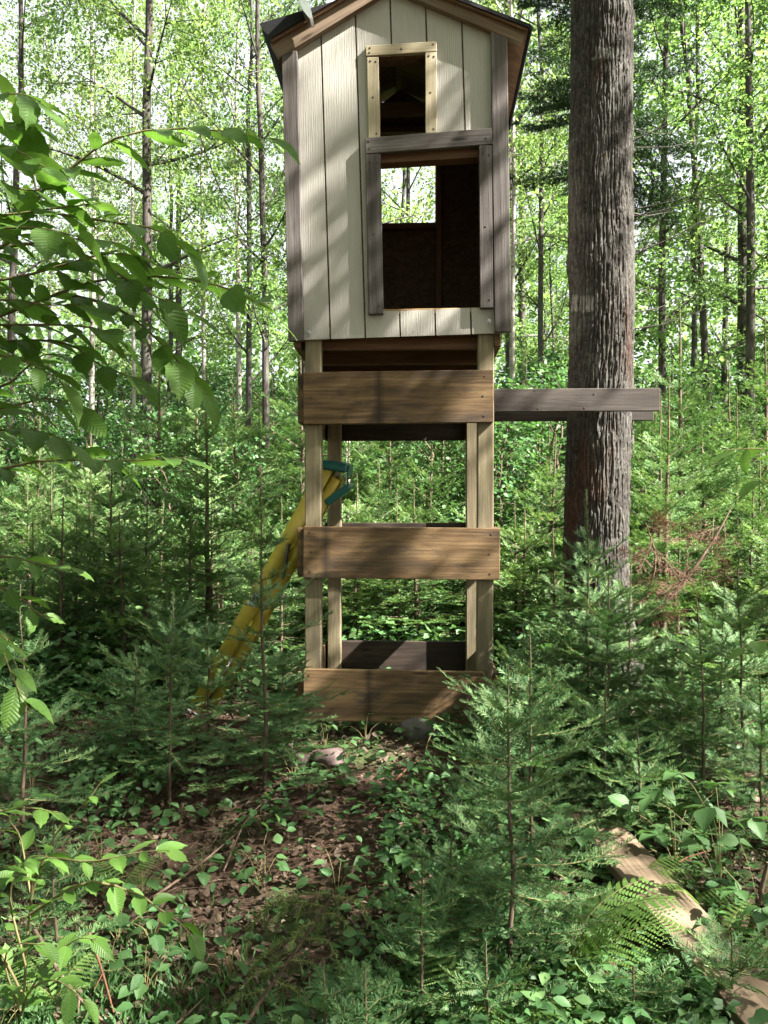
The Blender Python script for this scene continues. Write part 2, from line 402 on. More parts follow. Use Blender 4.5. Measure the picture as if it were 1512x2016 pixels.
def bar(name, u0, u1, v0, v1, z0, z1, mat, parent=tower, bev=.003):
    """axis aligned box in tower space, long side along local X"""
    s = np.array((u1 - u0, v1 - v0, z1 - z0)); c = ((u0 + u1) / 2, (v0 + v1) / 2, (z0 + z1) / 2)
    o = np.argsort(-s); e = np.eye(3); X, Y = e[o[0]], e[o[1]]; Z = np.cross(X, Y)
    m = np.eye(4); m[:3, 0] = X; m[:3, 1] = Y; m[:3, 2] = Z; m[:3, 3] = c
    return link(name, boxmesh(s[o[0]], s[o[1]], s[o[2]], mat, bev, name), parent, M=m)
def prism(name, poly, v0, v1, mat, parent=tower, vref=None, px=True):
    vr = v0 if vref is None else vref
    P = [T(x, y, vr)[0] for x, y in poly] if px else [np.array(p) for p in poly]
    bm = bmesh.new()
    A = [bm.verts.new((p[0], v0, p[1])) for p in P]; B = [bm.verts.new((p[0], v1, p[1])) for p in P]
    bm.faces.new(A); bm.faces.new(B[::-1])
    n = len(P)
    for i in range(n): bm.faces.new((A[i], B[i], B[(i + 1) % n], A[(i + 1) % n]))
    bmesh.ops.recalc_face_normals(bm, faces=bm.faces)
    me = bpy.data.meshes.new(name); bm.to_mesh(me); bm.free(); me.materials.append(mat)
    return link(name, me, parent)
nail_me = None
def nails(o, spots):
    """nail heads on the front face of a board; spots as fractions of its length and width"""
    global nail_me
    if nail_me is None:
        mb = MB(); tube(mb, [(0, 0, -.002), (0, 0, .0014)], [.006, .005], 7); nail_me = mb.build('nail', M['nail'])
    for a, b in spots:
        link('nail', nail_me, o, loc=((a - .5) * o['L'], (b - .5) * o['wd'], o['th'] / 2 + .0005))

zg = lambda u, v: float(g(OX + u * ca - v * sa, OY + u * sa + v * ca))
DB = 1.0                                         # depth of the back posts
for nm, (xa, ya), (xb, yb), v in (('f', (616, 640), (616, 1440), 0), ('f', (957, 640), (954.5, 1445), 0)):
    member('post', (xa, ya), (xb, yb), 32, v, v + .089, M['treated'], bev=.006)
for px in (657.5, 931.0):
    u, t = T(px, 900, DB); u = u[0]; ztop = T(0, 672, 0)[0][1]
    bar('post', u - .0445, u + .0445, DB, DB + .089, zg(u, DB) - .1, ztop, M['treated'], bev=.006)
# wide boards across the front, back and sides
b1 = member('cross_board', (597, 784), (971.5, 779.5), 103, -.040, -.0005, M['rough'])
b2 = member('cross_board', (597, 1087), (984.5, 1091), 102, -.040, -.0005, M['rough'])
b3 = member('cross_board', (597, 1368), (957, 1375), 102, -.040, -.0005, M['rough'])
for b, q in ((b1, .40), (b2, .115), (b3, .36)):
    b['band'] = (q - .5) * b['L']
    nails(b, [(.035, .12), (.04, .5), (.03, .88), (.95, .12), (.945, .5), (.955, .88)])
zl = [T(600, y, 0)[0][1] for y in (833, 1137, 1420)]
uL = T(600, 900, 0)[0][0]; uR = T(971, 900, 0)[0][0]
for i, z in enumerate(zl):
    bar('cross_board', uL - .012, uR - .03, DB + .09, DB + .128, z + (.0, .012, .005)[i], z + .285 + (.0, .012, .005)[i], M['rough_shade_tint'])
    bar('side_board', uL - .040, uL - .002, -.012 + .012, DB + .10, z + .004, z + .275, M['rough'])
    if i > 0: bar('side_board', uR + .002, uR + .026, .0, DB + .10, z + .012, z + .28, M['rough'])
# beams out to the big tree
zb = T(1000, 811, .63)[0][1]
uE = T(1300, 790, .61)[0][0]; uE2 = T(1287, 790, 1.155)[0][0]
bm1 = bar('tree_beam', uL + .10, uE, .612, .650, zb, zb + .140, M['grey_beam'])
bm2 = bar('tree_beam', uL + .05, uE2, 1.150, 1.188, zb + .002, zb + .142, M['grey_beam'])
bm1['L'] = uE - uL - .10; bm1['wd'] = .14; bm1['th'] = .038
nails(bm1, [(.62, .92), (.63, .12), (.80, .75), (.77, .14), (.42, .3)])

# cabin: floor and joists
zf = T(780, 661, 0)[0][1]
uWl = T(577, 400, 0)[0][0]; uWr = T(984, 400, 0)[0][0]
VB = 1.16
floor = bar('floor', uWl - .005, uWr + .02, -.006, VB, zf + .012, zf + .030, M['framing'])
for v in (.10, .46, .90, 1.09):
    bar('joist', uWl + .02, uWr - .02, v, v + .038, zf - .075 if v > .1 else zf - .055, zf + .011, M['framing'])
for u in (uWl + .005, uWr - .03):
    bar('joist', u, u + .036, -.004, VB - .01, zf - .062, zf + .010, M['framing'])

# cabin: front wall. Backing sheet pieces, then each siding strip between grooves
VS0, VS1 = -.020, -.009
front_wall = thing_ = link('front_wall', None, tower)
roofL = lambda x: 119 - .62 * (x - 541) - 6          # just above the lower edge of the barge boards
roofR = lambda x: .44 * (x - 837) - 6
roofy = lambda x: max(roofL(x), roofR(x))
bot = lambda x: 670 - 15 * (x - 570) / 436
gl = [lambda y: 580 + 14 * (y - 110) / 560, lambda y: 632 + 18.5 * (y - 69) / 600, lambda y: 699.5 + 20 * (y - 25) / 643,
      lambda y: 768 + 20 * y / 655, lambda y: 837.5 + 20.5 * y / 660, lambda y: 909 + 19 * (y - 38) / 622, lambda y: 982 + 9 * (y - 60) / 590]
HW = 1.6                                              # half groove
def line_top(gf, off):
    y = 0.0
    for _ in range(20): y = roofy(gf(y) + off)
    return (gf(y) + off, y)
def line_bot(gf, off):
    y = 660.0
    for _ in range(5): y = bot(gf(y) + off)
    return (gf(y) + off, y)
def strip(i, parts):
    for poly in parts: prism('siding_strip', poly, VS0, VS1, M['siding'], front_wall)
L_ = lambda i, y: (gl[i](y) + HW, y)
R_ = lambda i, y: (gl[i + 1](y) - HW, y)
strip(0, [[line_top(gl[0], HW), line_top(gl[1], -HW), line_bot(gl[1], -HW), line_bot(gl[0], HW)]])
strip(1, [[line_top(gl[1], HW), line_top(gl[2], -HW), line_bot(gl[2], -HW), line_bot(gl[1], HW)]])
strip(2, [[line_top(gl[2], HW), line_top(gl[3], -HW), R_(2, 110), (744, 110), (748, 300), (753, 612), R_(2, 612), line_bot(gl[3], -HW), line_bot(gl[2], HW)]])
apex = (776, roofy(776))
strip(3, [[line_top(gl[3], HW), apex, line_top(gl[4], -HW), R_(3, 106), L_(3, 109)],
          [L_(3, 612), R_(3, 609), line_bot(gl[4], -HW), line_bot(gl[3], HW)]])
strip(4, [[line_top(gl[4], HW), line_top(gl[5], -HW), R_(4, 285), (842, 288), (840, 110), L_(4, 105)],
          [L_(4, 609), R_(4, 606), line_bot(gl[5], -HW), line_bot(gl[4], HW)]])
strip(5, [[line_top(gl[5], HW), line_top(gl[6], 0), line_bot(gl[6], 0), line_bot(gl[5], HW), L_(5, 606), (947, 606), (944, 288), L_(5, 285)]])
BM = M['framing']
prism('wall_backing', [(586, 100), (744, 10), (748, 300), (753, 665), (600, 668)], -.0085, -.001, BM, front_wall)
prism('wall_backing', [(745, 10), (778, -10), (841, 15), (841, 109), (745, 110)], -.0085, -.001, BM, front_wall)
prism('wall_backing', [(842, 15), (975, 70), (979, 288), (842, 288)], -.0085, -.001, BM, front_wall)
prism('wall_backing', [(947, 289), (979, 289), (985, 652), (950, 652)], -.0085, -.001, BM, front_wall)
prism('wall_backing', [(754, 610), (949, 606), (949, 652), (754, 660)], -.0085, -.001, BM, front_wall)
# thick framing that shows as the opening's reveals
member('wall_stud', (741, 60), (746, 655), 10, .0, .088, BM, front_wall)
member('wall_stud', (953, 75), (958, 650), 14, .0, .088, BM, front_wall)
member('header', (748, 309), (946, 297), 24, .0, .088, BM, front_wall)
member('header', (742, 106), (845, 101), 22, .0, .088, M['osb'], front_wall)
member('rough_sill', (752, 614), (950, 610), 10, -.019, .088, M['ply_edge'], front_wall)
# trim
c1 = member('corner_trim', (569.5, 100), (582.5, 671), 30.5, -.058, -.0205, M['weathered'], front_wall)
c2 = member('corner_trim', (982.5, 60), (990.5, 653), 32, -.058, -.0205, M['weathered'], front_wall)
upper = link('upper_window_frame', None, tower)
t1 = member('trim_board', (720, 100), (860, 91), 20.5, -.0405, -.0205, M['pine'], upper)
t2 = member('trim_board', (733.5, 112), (736.5, 271), 23, -.0395, -.0205, M['pine'], upper)
t3 = member('trim_board', (848.5, 102), (849, 262), 22.5, -.0395, -.0205, M['pine'], upper)
member('sill', (747, 281), (842, 274), 8, -.036, .05, M['ply_edge'], upper)
lower = link('lower_window_frame', None, tower)
t4 = member('trim_board', (719, 287), (969, 267.5), 32, -.0575, -.0205, M['weathered'], lower)
t5 = member('trim_board', (734, 302.5), (740, 618), 30, -.0560, -.0205, M['weathered'], lower)
t6 = member('trim_board', (956, 285.5), (958.5, 606), 26, -.0560, -.0205, M['weathered'], lower)
for t in (t1, t2, t3, t5, t6): nails(t, [(.05, .3), (.95, .7), (.06, .75), (.5, .45)])
nails(t4, [(.03, .3), (.03, .75), (.95, .4)])
mbb = MB(); th = np.arange(7) * 2 * math.pi / 6
tube(mbb, [(0, 0, 0), (0, 0, .003)], [.014, .014], 12); tube(mbb, [(0, 0, .003), (0, 0, .011)], [.009, .0085], 6)
bolt_me = mbb.build('bolt', M['bolt'])
for px, py in ((608, 655), (963, 633)):
    a, t = T(px, py, VS0); m = np.eye(4); m[:3, 0] = (1, 0, 0); m[:3, 1] = (0, 0, 1); m[:3, 2] = (0, -1, 0); m[:3, 3] = (a[0], VS0 - .0005, a[1])
    link('bolt', bolt_me, front_wall, M=m)

# cabin: side and back walls (siding outside, chipboard inside)
zE = T(570, 122, 0)[0][1]; zE2 = T(1000, 78, 0)[0][1]
zw0 = zf + .005
bar('side_wall', uWl - .012, uWl, -.008, VB, zw0 - .02, zE, M['siding'], bev=0)
bar('side_wall', uWr, uWr + .012, -.008, VB, zw0 - .02, zE2, M['siding'], bev=0)
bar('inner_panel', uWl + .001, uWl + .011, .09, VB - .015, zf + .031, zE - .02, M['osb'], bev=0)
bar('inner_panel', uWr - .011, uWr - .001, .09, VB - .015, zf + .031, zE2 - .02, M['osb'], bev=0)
back = link('back_wall', None, tower)
VI = 1.125
wl, wr = T(700, 400, VI)[0][0], T(857, 400, VI)[0][0]
wb, wt = T(800, 444, VI)[0][1], T(800, 268, VI)[0][1]
zap = T(776, -30, 0)[0][1]; um = T(776, 0, 0)[0][0]
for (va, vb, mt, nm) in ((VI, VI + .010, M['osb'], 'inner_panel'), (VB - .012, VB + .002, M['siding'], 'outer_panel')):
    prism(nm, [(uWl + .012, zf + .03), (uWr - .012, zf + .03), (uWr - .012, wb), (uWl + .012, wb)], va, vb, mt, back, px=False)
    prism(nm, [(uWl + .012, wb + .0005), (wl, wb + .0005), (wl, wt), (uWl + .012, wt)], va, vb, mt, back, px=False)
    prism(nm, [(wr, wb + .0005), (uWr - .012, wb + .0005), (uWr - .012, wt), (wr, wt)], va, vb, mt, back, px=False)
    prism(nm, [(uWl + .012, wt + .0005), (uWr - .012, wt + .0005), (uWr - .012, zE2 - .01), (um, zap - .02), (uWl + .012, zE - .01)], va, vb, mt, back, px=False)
bar('stud', wr + .002, wr + .040, VI - .09, VI - .001, zf + .031, wt + .3, BM, back)
bar('stud', wl - .040, wl - .002, VI - .09, VI - .001, zf + .031, wt + .3, BM, back)
bar('rail', wl, wr, VI - .06, VI - .001, wb - .039, wb - .001, BM, back)
bar('rail', wl, wr, VI - .06, VI - .001, wt + .001, wt + .04, BM, back)
bar('rail', wr + .041, uWr - .013, VI - .04, VI - .001, wt + .16, wt + .20, BM, back)

# cabin: roof
roof = link('roof', None, tower)
VR0, VR1 = -.085, VB + .09
member('barge_board', (540, 100.5), (778, -46), 34, -.0620, -.0215, M['barge'], roof)
member('barge_board', (768, -40), (1033, 70), 33, -.0615, -.0210, M['barge'], roof)
prism('sheathing', [(535, 83), (766, -53), (766, -59), (533, 77)], VR0, VR1, M['framing'], roof)
prism('sheathing', [(767, -47), (1039, 61), (1041, 55), (767, -53)], VR0, VR1, M['framing'], roof)
prism('roofing_felt', [(511, 46), (516, 58), (534, 74.5), (560, 58), (766, -60), (766, -66), (655, 3), (605, 18)], VR0 - .012, VR1 + .01, M['felt'], roof)
prism('roofing_felt', [(764, -54), (1042, 54), (1046, 64), (1049, 56), (1046, 48), (764, -62)], VR0 - .012, VR1 + .01, M['felt'], roof)
prism('flashing', [(583, -12), (596, -12), (611, 14), (615, 34), (610, 37), (598, 22)], VR0 - .10, VR0 - .013, M['tin'], roof)
for u0, u1 in ((uWl + .03, uWl + .07), (uWr - .07, uWr - .03)):
    pass
bar('rafter_tie', uWl + .02, uWr - .02, .55, .588, zE - .05, zE + .03, BM, roof)

# ------------------------------------------------------------------ step ladder
def ladder():
    base = W(395, 1378, 5.50); top = W(651, 915, 5.34)
    base[2] = float(g(base[0], base[1])) - .01
    ax = nrm(top - base); Ln = float(np.linalg.norm(top - base))
    lad = thing('step_ladder', 'folded yellow fibreglass step ladder with green top leaning on the blind', 'ladder')
    xd = nrm(np.cross((0, 1, 0), ax)); 
    yd = nrm(np.cross(ax, xd)); xd = np.cross(yd, ax)       # xd: towards lower right, yd: width (depth)
    if xd[0] < 0: xd, yd = -xd, -yd
    m = np.eye(4); m[:3, 0] = xd; m[:3, 1] = yd; m[:3, 2] = ax; m[:3, 3] = base
    lad.matrix_local = Matrix([list(map(float, r)) for r in m])
    def half(z): return .25 - .10 * z / Ln
    def channel(name, x0, x1, y_of, s, z0, z1, mat):
        th, fl = .004, .022
        mb = MB()
        def slab(xa, xb, oa, ob):
            v = []
            for z in (z0, z1):
                y = y_of(z)
                for x, o in ((xa, oa), (xb, oa), (xb, ob), (xa, ob)): v.append((x, s * (y - o), z))
            mb.add(v, [(0, 1, 2, 3), (7, 6, 5, 4), (0, 4, 5, 1), (1, 5, 6, 2), (2, 6, 7, 3), (3, 7, 4, 0)])
        slab(x0, x1, 0, th); slab(x0, x0 + th, th, fl); slab(x1 - th, x1, th, fl)
        me = mb.build(name, mat)
        bm = bmesh.new(); bm.from_mesh(me); bmesh.ops.recalc_face_normals(bm, faces=bm.faces); bm.to_mesh(me); bm.free()
        return link(name, me, lad)
    for s in (-1, 1):
        r = channel('front_rail', -.044, .040, half, s, 0.0, Ln, M['yellow'])
        channel('rear_rail', .052, .108, lambda z: half(z) - .03, s, .03, Ln - .05, M['yellow'])
        f = link('foot', boxmesh(.09, .03, .05, M['steel'], .004), lad, loc=(0, s * (half(0) - .012), .02))
    for i in range(1, 6):
        z = Ln * i / 6.0; h = half(z) - .006
        st = link('step', boxmesh(.078, 2 * h, .022, M['yellow'] if i > 1 else M['alu'], .003), lad, loc=(-.002, 0, z))
        link('brace', boxmesh(.006, 2 * (h - .03), .03, M['alu'], .001), lad, loc=(.075, 0, z - .06))
    for s in (-1, 1):
        a = np.array((.02, s * (half(.95 * Ln * .62) + .004), Ln * .70)); b = np.array((.085, s * (half(Ln * .6) - .004), Ln * .58))
        mb = MB(); tube(mb, [a, b], .011, 4); link('spreader', mb.build('spreader', M['steel']), lad)
        a = np.array((.0, s * (half(.3) - .01), .10)); b = np.array((.0, s * .02, .42))
        mb = MB(); tube(mb, [a, b], .010, 4); link('diagonal_brace', mb.build('diagonal_brace', M['alu']), lad)
    cap = link('top_cap', boxmesh(.16, .34, .052, M['green_plastic'], .012), lad, M=np.array(Matrix.Translation((.035, 0, Ln + .010)) @ Matrix.Rotation(R(-19), 4, 'Y')))
    for y in (-.12, 0, .12):
        link('tool_slot', boxmesh(.10, .03, .006, M['steel'], .001), cap, loc=(0, y, .0245))
    lip = link('cap_lip', boxmesh(.012, .30, .07, M['green_plastic'], .004), cap, loc=(.088, 0, -.012))
    # pail shelf folded down at the back
    m2 = frame_M((.135, 0, Ln - .13), (.42, 0, .9), (0, 1, 0))
    sh = link('pail_shelf', boxmesh(.19, .03, .27, M['green_plastic'], .008), lad, M=m2)
    link('shelf_rim', boxmesh(.17, .045, .02, M['green_plastic'], .004), sh, loc=(0, 0, -.135))
    # warning label on the near rail
    k = NT('warning_label'); co = k.coord('Object'); sx = k.n('ShaderNodeSeparateXYZ', i0=co)
    x, z = sx.outputs[0], sx.outputs[2]
    lines = k.math('MULTIPLY', k.math('GREATER_THAN', k.math('SINE', k.math('MULTIPLY', z, 900.0)), .1), k.math('LESS_THAN', z, -.008))
    lines = k.math('MULTIPLY', lines, k.math('LESS_THAN', k.math('ABSOLUTE', x), .02))
    arm = k.math('LESS_THAN', k.math('ABSOLUTE', k.math('SUBTRACT', k.math('ABSOLUTE', x), k.math('MULTIPLY', k.math('SUBTRACT', z, .012), .7))), .004)
    arm = k.math('MULTIPLY', arm, k.math('GREATER_THAN', z, .012))
    leg = k.math('MULTIPLY', k.math('LESS_THAN', k.math('ABSOLUTE', x), .004), k.math('MULTIPLY', k.math('GREATER_THAN', z, .0), k.math('LESS_THAN', z, .016)))
    dark = k.math('MAXIMUM', k.math('MULTIPLY', lines, .55), k.math('MAXIMUM', arm, leg))
    c = k.mix(dark, (.55, .60, .68), (.03, .03, .05))
    lm = k.done(k.bsdf(c, .5))
    zz = Ln * .47
    side = -1
    link('warning_label', boxmesh(.052, .002, .085, lm, 0), lad, loc=(-.004, side * (half(zz) + .0015), zz))
ladder()

# ------------------------------------------------------------------ big maple with furrowed bark
def vnoise(x, y, seed, px=0):
    rg = np.random.default_rng(seed); tb = rg.random((256, 256))
    xi = np.floor(x).astype(int); yi = np.floor(y).astype(int); fx = x - xi; fy = y - yi
    fx = fx * fx * (3 - 2 * fx); fy = fy * fy * (3 - 2 * fy)
    w = (lambda a: a % px) if px else (lambda a: a % 256)
    a = tb[w(xi), yi % 256]; b = tb[w(xi + 1), yi % 256]; c = tb[w(xi), (yi + 1) % 256]; d = tb[w(xi + 1), (yi + 1) % 256]
    return (a * (1 - fx) + b * fx) * (1 - fy) + (c * (1 - fx) + d * fx) * fy
MPX, MPY = (1183 - CX) / FPX * 5.65, 5.65

def broadleaf(seed, H, cb, r, Rad, nleaf, ls, nl=18, trunk=True, trunk_mat=0, lean=.03, dens_sub=6, flat=.09, fork=False, bark_m=None, leaf_m=None):
    rg = np.random.default_rng(seed)
    zt = np.linspace(0, H, 14)
    wob = np.cumsum(rg.normal(0, lean, (14, 2)), axis=0) * np.linspace(0, 1, 14)[:, None]
    tr = np.column_stack((wob, zt)); rad = r * (1 - .9 * (zt / H) ** 1.1) + .006
    rad[0] *= 1.35
    tm, lm = MB(), MB()
    if trunk: tube(tm, bez(tr, 40), np.interp(np.linspace(0, 1, 40), np.linspace(0, 1, 14), rad), 9)
    subs = []
    for i in range(nl):
        f = (i + rg.random()) / nl; z = cb + (H * .97 - cb) * f
        p0, _ = along(tr, z / H); p0 = p0
        az = i * 2.4 + rg.normal(0, .4); el = R(18 + 42 * f + rg.normal(0, 8))
        Lb = Rad * (.45 + 1.0 * math.sin(math.pi * min(1, .22 + .75 * f))) * rg.uniform(.65, 1.1) * .75
        d = np.array((math.cos(az) * math.cos(el), math.sin(az) * math.cos(el), math.sin(el)))
        bend = rg.normal(0, .15, 3)
        ts = np.linspace(0, 1, 7)[:, None]
        pts = p0 + d * ts * Lb + (np.array((0, 0, .16 if f < .5 else .05)) + bend) * Lb * ts ** 2
        rb = max(.008, .36 * r * (1 - .8 * f))
        tube(tm, pts, rb * (1 - .85 * ts[:, 0]), 5)
        for j in range(dens_sub):
            s = .06 + .94 * (j + rg.random()) / dens_sub
            q, _ = along(pts, min(s, 1)); 
            a2 = az + rg.choice((-1, 1)) * R(rg.uniform(15, 75)); e2 = R(rg.uniform(-8, 30))
            d2 = np.array((math.cos(a2) * math.cos(e2), math.sin(a2) * math.cos(e2), math.sin(e2)))
            l2 = Lb * rg.uniform(.25, .55)
            pp = q + d2 * np.linspace(0, 1, 4)[:, None] * l2 + np.array((0, 0, -.12)) * l2 * np.linspace(0, 1, 4)[:, None] ** 2
            tube(tm, pp, rb * .35 * np.array((1, .75, .5, .25)), 3, cap=False)
            subs.append((pp, d2, l2))
    n = max(4, nleaf // len(subs))
    P, D, TN = [], [], []
    for pp, d2, l2 in subs:
        m = int(n * rg.uniform(.5, 1.5) * (.5 + l2 / (Rad * .35)) / 1.5) + 2
        s = rg.random(m) ** .7
        q = np.stack([np.interp(s, np.linspace(0, 1, 4), pp[:, k]) for k in range(3)], -1)
        side = nrm(np.cross(d2, (0, 0, 1)))
        q = q + side * rg.normal(0, .20 * l2 + .05, (m, 1)) + d2 * rg.normal(0, .1, (m, 1)) + np.array((0, 0, 1)) * rg.normal(-.02, flat, (m, 1))
        dd = nrm(d2 + rg.normal(0, .8, (m, 3)) * (1, 1, .5)); P.append(q); D.append(dd); TN.append(np.full(m, rg.normal(0, .2)))
    leaves(lm, np.concatenate(P), np.concatenate(D), ls, rg, tone=np.concatenate(TN))
    return tm, lm
def leaves(mb, P, D, ls, rg, tilt=.55, wid=.36, mat=0, tone=0.0):
    m = len(P); s = ls * rg.uniform(.6, 1.25, (m, 1))
    n = nrm(np.array((0, 0, 1.0)) + rg.normal(0, tilt, (m, 3)))
    sd = nrm(np.cross(n, D)); n2 = np.cross(D, sd)
    a = P; t = P + D * s; l = P + D * s * .45 + sd * s * wid + n2 * s * .08; r_ = P + D * s * .45 - sd * s * wid + n2 * s * .08
    v = np.stack((a, l, t, r_), 1).reshape(-1, 3); i = np.arange(m)[:, None] * 4
    rn = np.clip(rg.normal(.5, .17, m) + tone, 0, 1)
    mb.add(v, np.concatenate((i + (0, 2, 1), i + (0, 3, 2))), mat, np.r_[rn, rn])

def big_maple():
    rows = np.r_[np.linspace(-.15, 5.3, 640), np.linspace(5.35, 15, 60)]; nc = 340
    pyv = np.array([-4, 0, .25, .6, 1.0, 1.5, 2.4, 3.0, 3.6, 5, 7, 15.0])
    rr = np.array([.30, .27, .235, .218, .208, .203, .203, .205, .198, .194, .185, .06])
    cxo = np.array([.0, .02, .02, -.02, -.035, -.02, .004, -.004, .0, .004, .02, .1])
    Z, TH = np.meshgrid(rows, np.arange(nc) * 2 * math.pi / nc, indexing='ij')
    rad = np.interp(Z, pyv, rr); cx = np.interp(Z, pyv, cxo)
    u = TH / (2 * math.pi)
    w = (vnoise(u * 8, Z * 1.1, 1, 8) - .5) * .035 + (vnoise(u * 40, Z * 9, 2, 40) - .5) * .012
    def furrow(N, sd, th):
        ph = (u + w + (vnoise(u * N, Z * 7, sd, N) - .5) * .7 / N) * N
        tri = np.abs(2 * (ph % 1) - 1)
        act = smooth(.30, .55, vnoise(np.floor(ph) % N, Z * 5.0 + 7, sd + 40, N))
        return smooth(th, 1.0, tri) * (.25 + .75 * act)
    fr = np.maximum(furrow(42, 3, .50), furrow(63, 13, .55) * .8)
    crack = smooth(.90, 1.0, 1 - np.abs(((Z * 5.0 + 9 * vnoise(u * 40, Z * .0 + 3.3, 9, 40) + .6 * vnoise(u * 60, Z * 4, 19, 60)) % 1) - .5) * 2) * .75
    ridge = np.clip(1 - np.maximum(fr, crack), 0, 1) * (.7 + .3 * vnoise(u * 90, Z * 14, 21, 90))
    fine = vnoise(u * 220, Z * 24, 4, 220)
    lump = vnoise(u * 5, Z * 1.4, 6, 5) - .5
    flare = np.exp(-np.maximum(0, Z) / .2) * (.5 + .5 * np.cos(TH * 5 + 1)) * .07
    buld = np.exp(-((Z - 2.88) / .09) ** 2) * np.maximum(0, np.cos(TH - R(205))) * .022 + np.exp(-((Z - 4.45) / .05) ** 2) * np.maximum(0, np.cos(TH - R(320))) * .012
    d = .019 * ridge + .010 * (vnoise(u * 110, Z * 16, 33, 110) - .5) + .006 * fine + .02 * lump + flare + buld - .012
    rad2 = rad + d - .006
    v = np.stack((cx + rad2 * np.cos(TH), rad2 * np.sin(TH), Z), -1).reshape(-1, 3)
    k = len(rows); i = np.arange(k - 1)[:, None] * nc; j = np.arange(nc)[None]; j2 = (j + 1) % nc
    f = np.stack((i + j, i + j2, i + nc + j2, i + nc + j), -1).reshape(-1, 4)
    mb = MB(); mb.add(v, f); me = mb.build('trunk', M['bark_maple'], True)
    a = me.attributes.new('ridge', 'FLOAT', 'POINT'); a.data.foreach_set('value', np.clip(ridge, 0, 1).astype(np.float32).ravel())
    # two faded pale marks on the bark
    bz = np.zeros_like(Z)
    px = CX + (MPX + cx + rad * np.cos(TH)) / (MPY + rad * np.sin(TH)) * FPX; py = HY - (Z + zg0 - EYE) / (MPY + rad * np.sin(TH)) * FPX
    front = np.sin(TH) < 0
    for (bx, by, hw, hh) in ((1193, 104, 26, 12), (1148, 598, 26, 16)):
        e = np.maximum(np.abs(px - bx) / hw, np.abs(py - by) / hh) + (vnoise(u * 80, Z * 30, 8, 80) - .5) * .5
        bz = np.maximum(bz, (1 - smooth(.8, 1.05, e)) * front)
    bz *= smooth(.35, .6, ridge) * .75
    a = me.attributes.new('blaze', 'FLOAT', 'POINT'); a.data.foreach_set('value', bz.astype(np.float32).ravel())
    return me
zg0 = float(g(MPX, MPY)) - .05
mp = thing('maple_tree', 'thick old tree trunk with furrowed grey bark between the two beams of the blind', 'tree', (MPX, MPY, zg0))
link('trunk', big_maple(), mp)
tmb, lmb = broadleaf(77, 16.0, 8.0, .20, 3.6, 5200, .12, 16, trunk=False)
link('limbs', tmb.build('limbs', M['bark_dark'], True), mp)
struct(link('crown', lmb.build('crown', M['leaf_a']), mp), 'stuff')

# ------------------------------------------------------------------ fir branches
def needles(mb, pts, dens, nl, nw, rg, tri, rnd0, mat=0, radial=False, tipnew=.0):
    (p, L) = along(pts, rg.random(max(3, int(0))))
    n = max(4, int(L * dens)); s = (np.arange(n) + rg.random(n)) / n
    p, _ = along(pts, s); e = 1e-3
    q, _ = along(pts, np.clip(s + .03, 0, 1)); q0, _ = along(pts, np.clip(s - .03, 0, 1)); t = nrm(q - q0)
    up = np.array((0, 0, 1.0)) + rg.normal(0, .05, 3)
    sd = nrm(np.cross(up, t)); uv = np.cross(t, sd)
    if radial: ph = rg.uniform(0, 2 * math.pi, n)
    else:
        ph = np.where(rg.random(n) < .5, 0, math.pi) + 0.0
        lift = np.abs(rg.normal(.28, .25, n)); ph = np.where(ph == 0, lift, math.pi - lift)
    a = R(62) + rg.normal(0, R(9), n) - R(25) * s ** 6
    d = t * np.cos(a)[:, None] + (sd * np.cos(ph)[:, None] + uv * np.sin(ph)[:, None]) * np.sin(a)[:, None]
    ln = (nl * rg.uniform(.75, 1.15, n) * (1 - .35 * s ** 8))[:, None]
    wv = nrm(np.cross(d, uv + rg.normal(0, .35, (n, 3)))) * nw * .5
    rn = np.clip(rnd0 + rg.normal(0, .10, n) + tipnew * (s > .55), 0, 1)
    i = np.arange(n)[:, None]
    if tri:
        v = np.stack((p - wv, p + wv, p + d * ln), 1).reshape(-1, 3); mb.add(v, i * 3 + (0, 1, 2), mat, rn)
    else:
        v = np.stack((p - wv, p + wv, p + d * ln + wv * .45, p + d * ln - wv * .45), 1).reshape(-1, 3); mb.add(v, i * 4 + (0, 1, 2, 3), mat, rn)

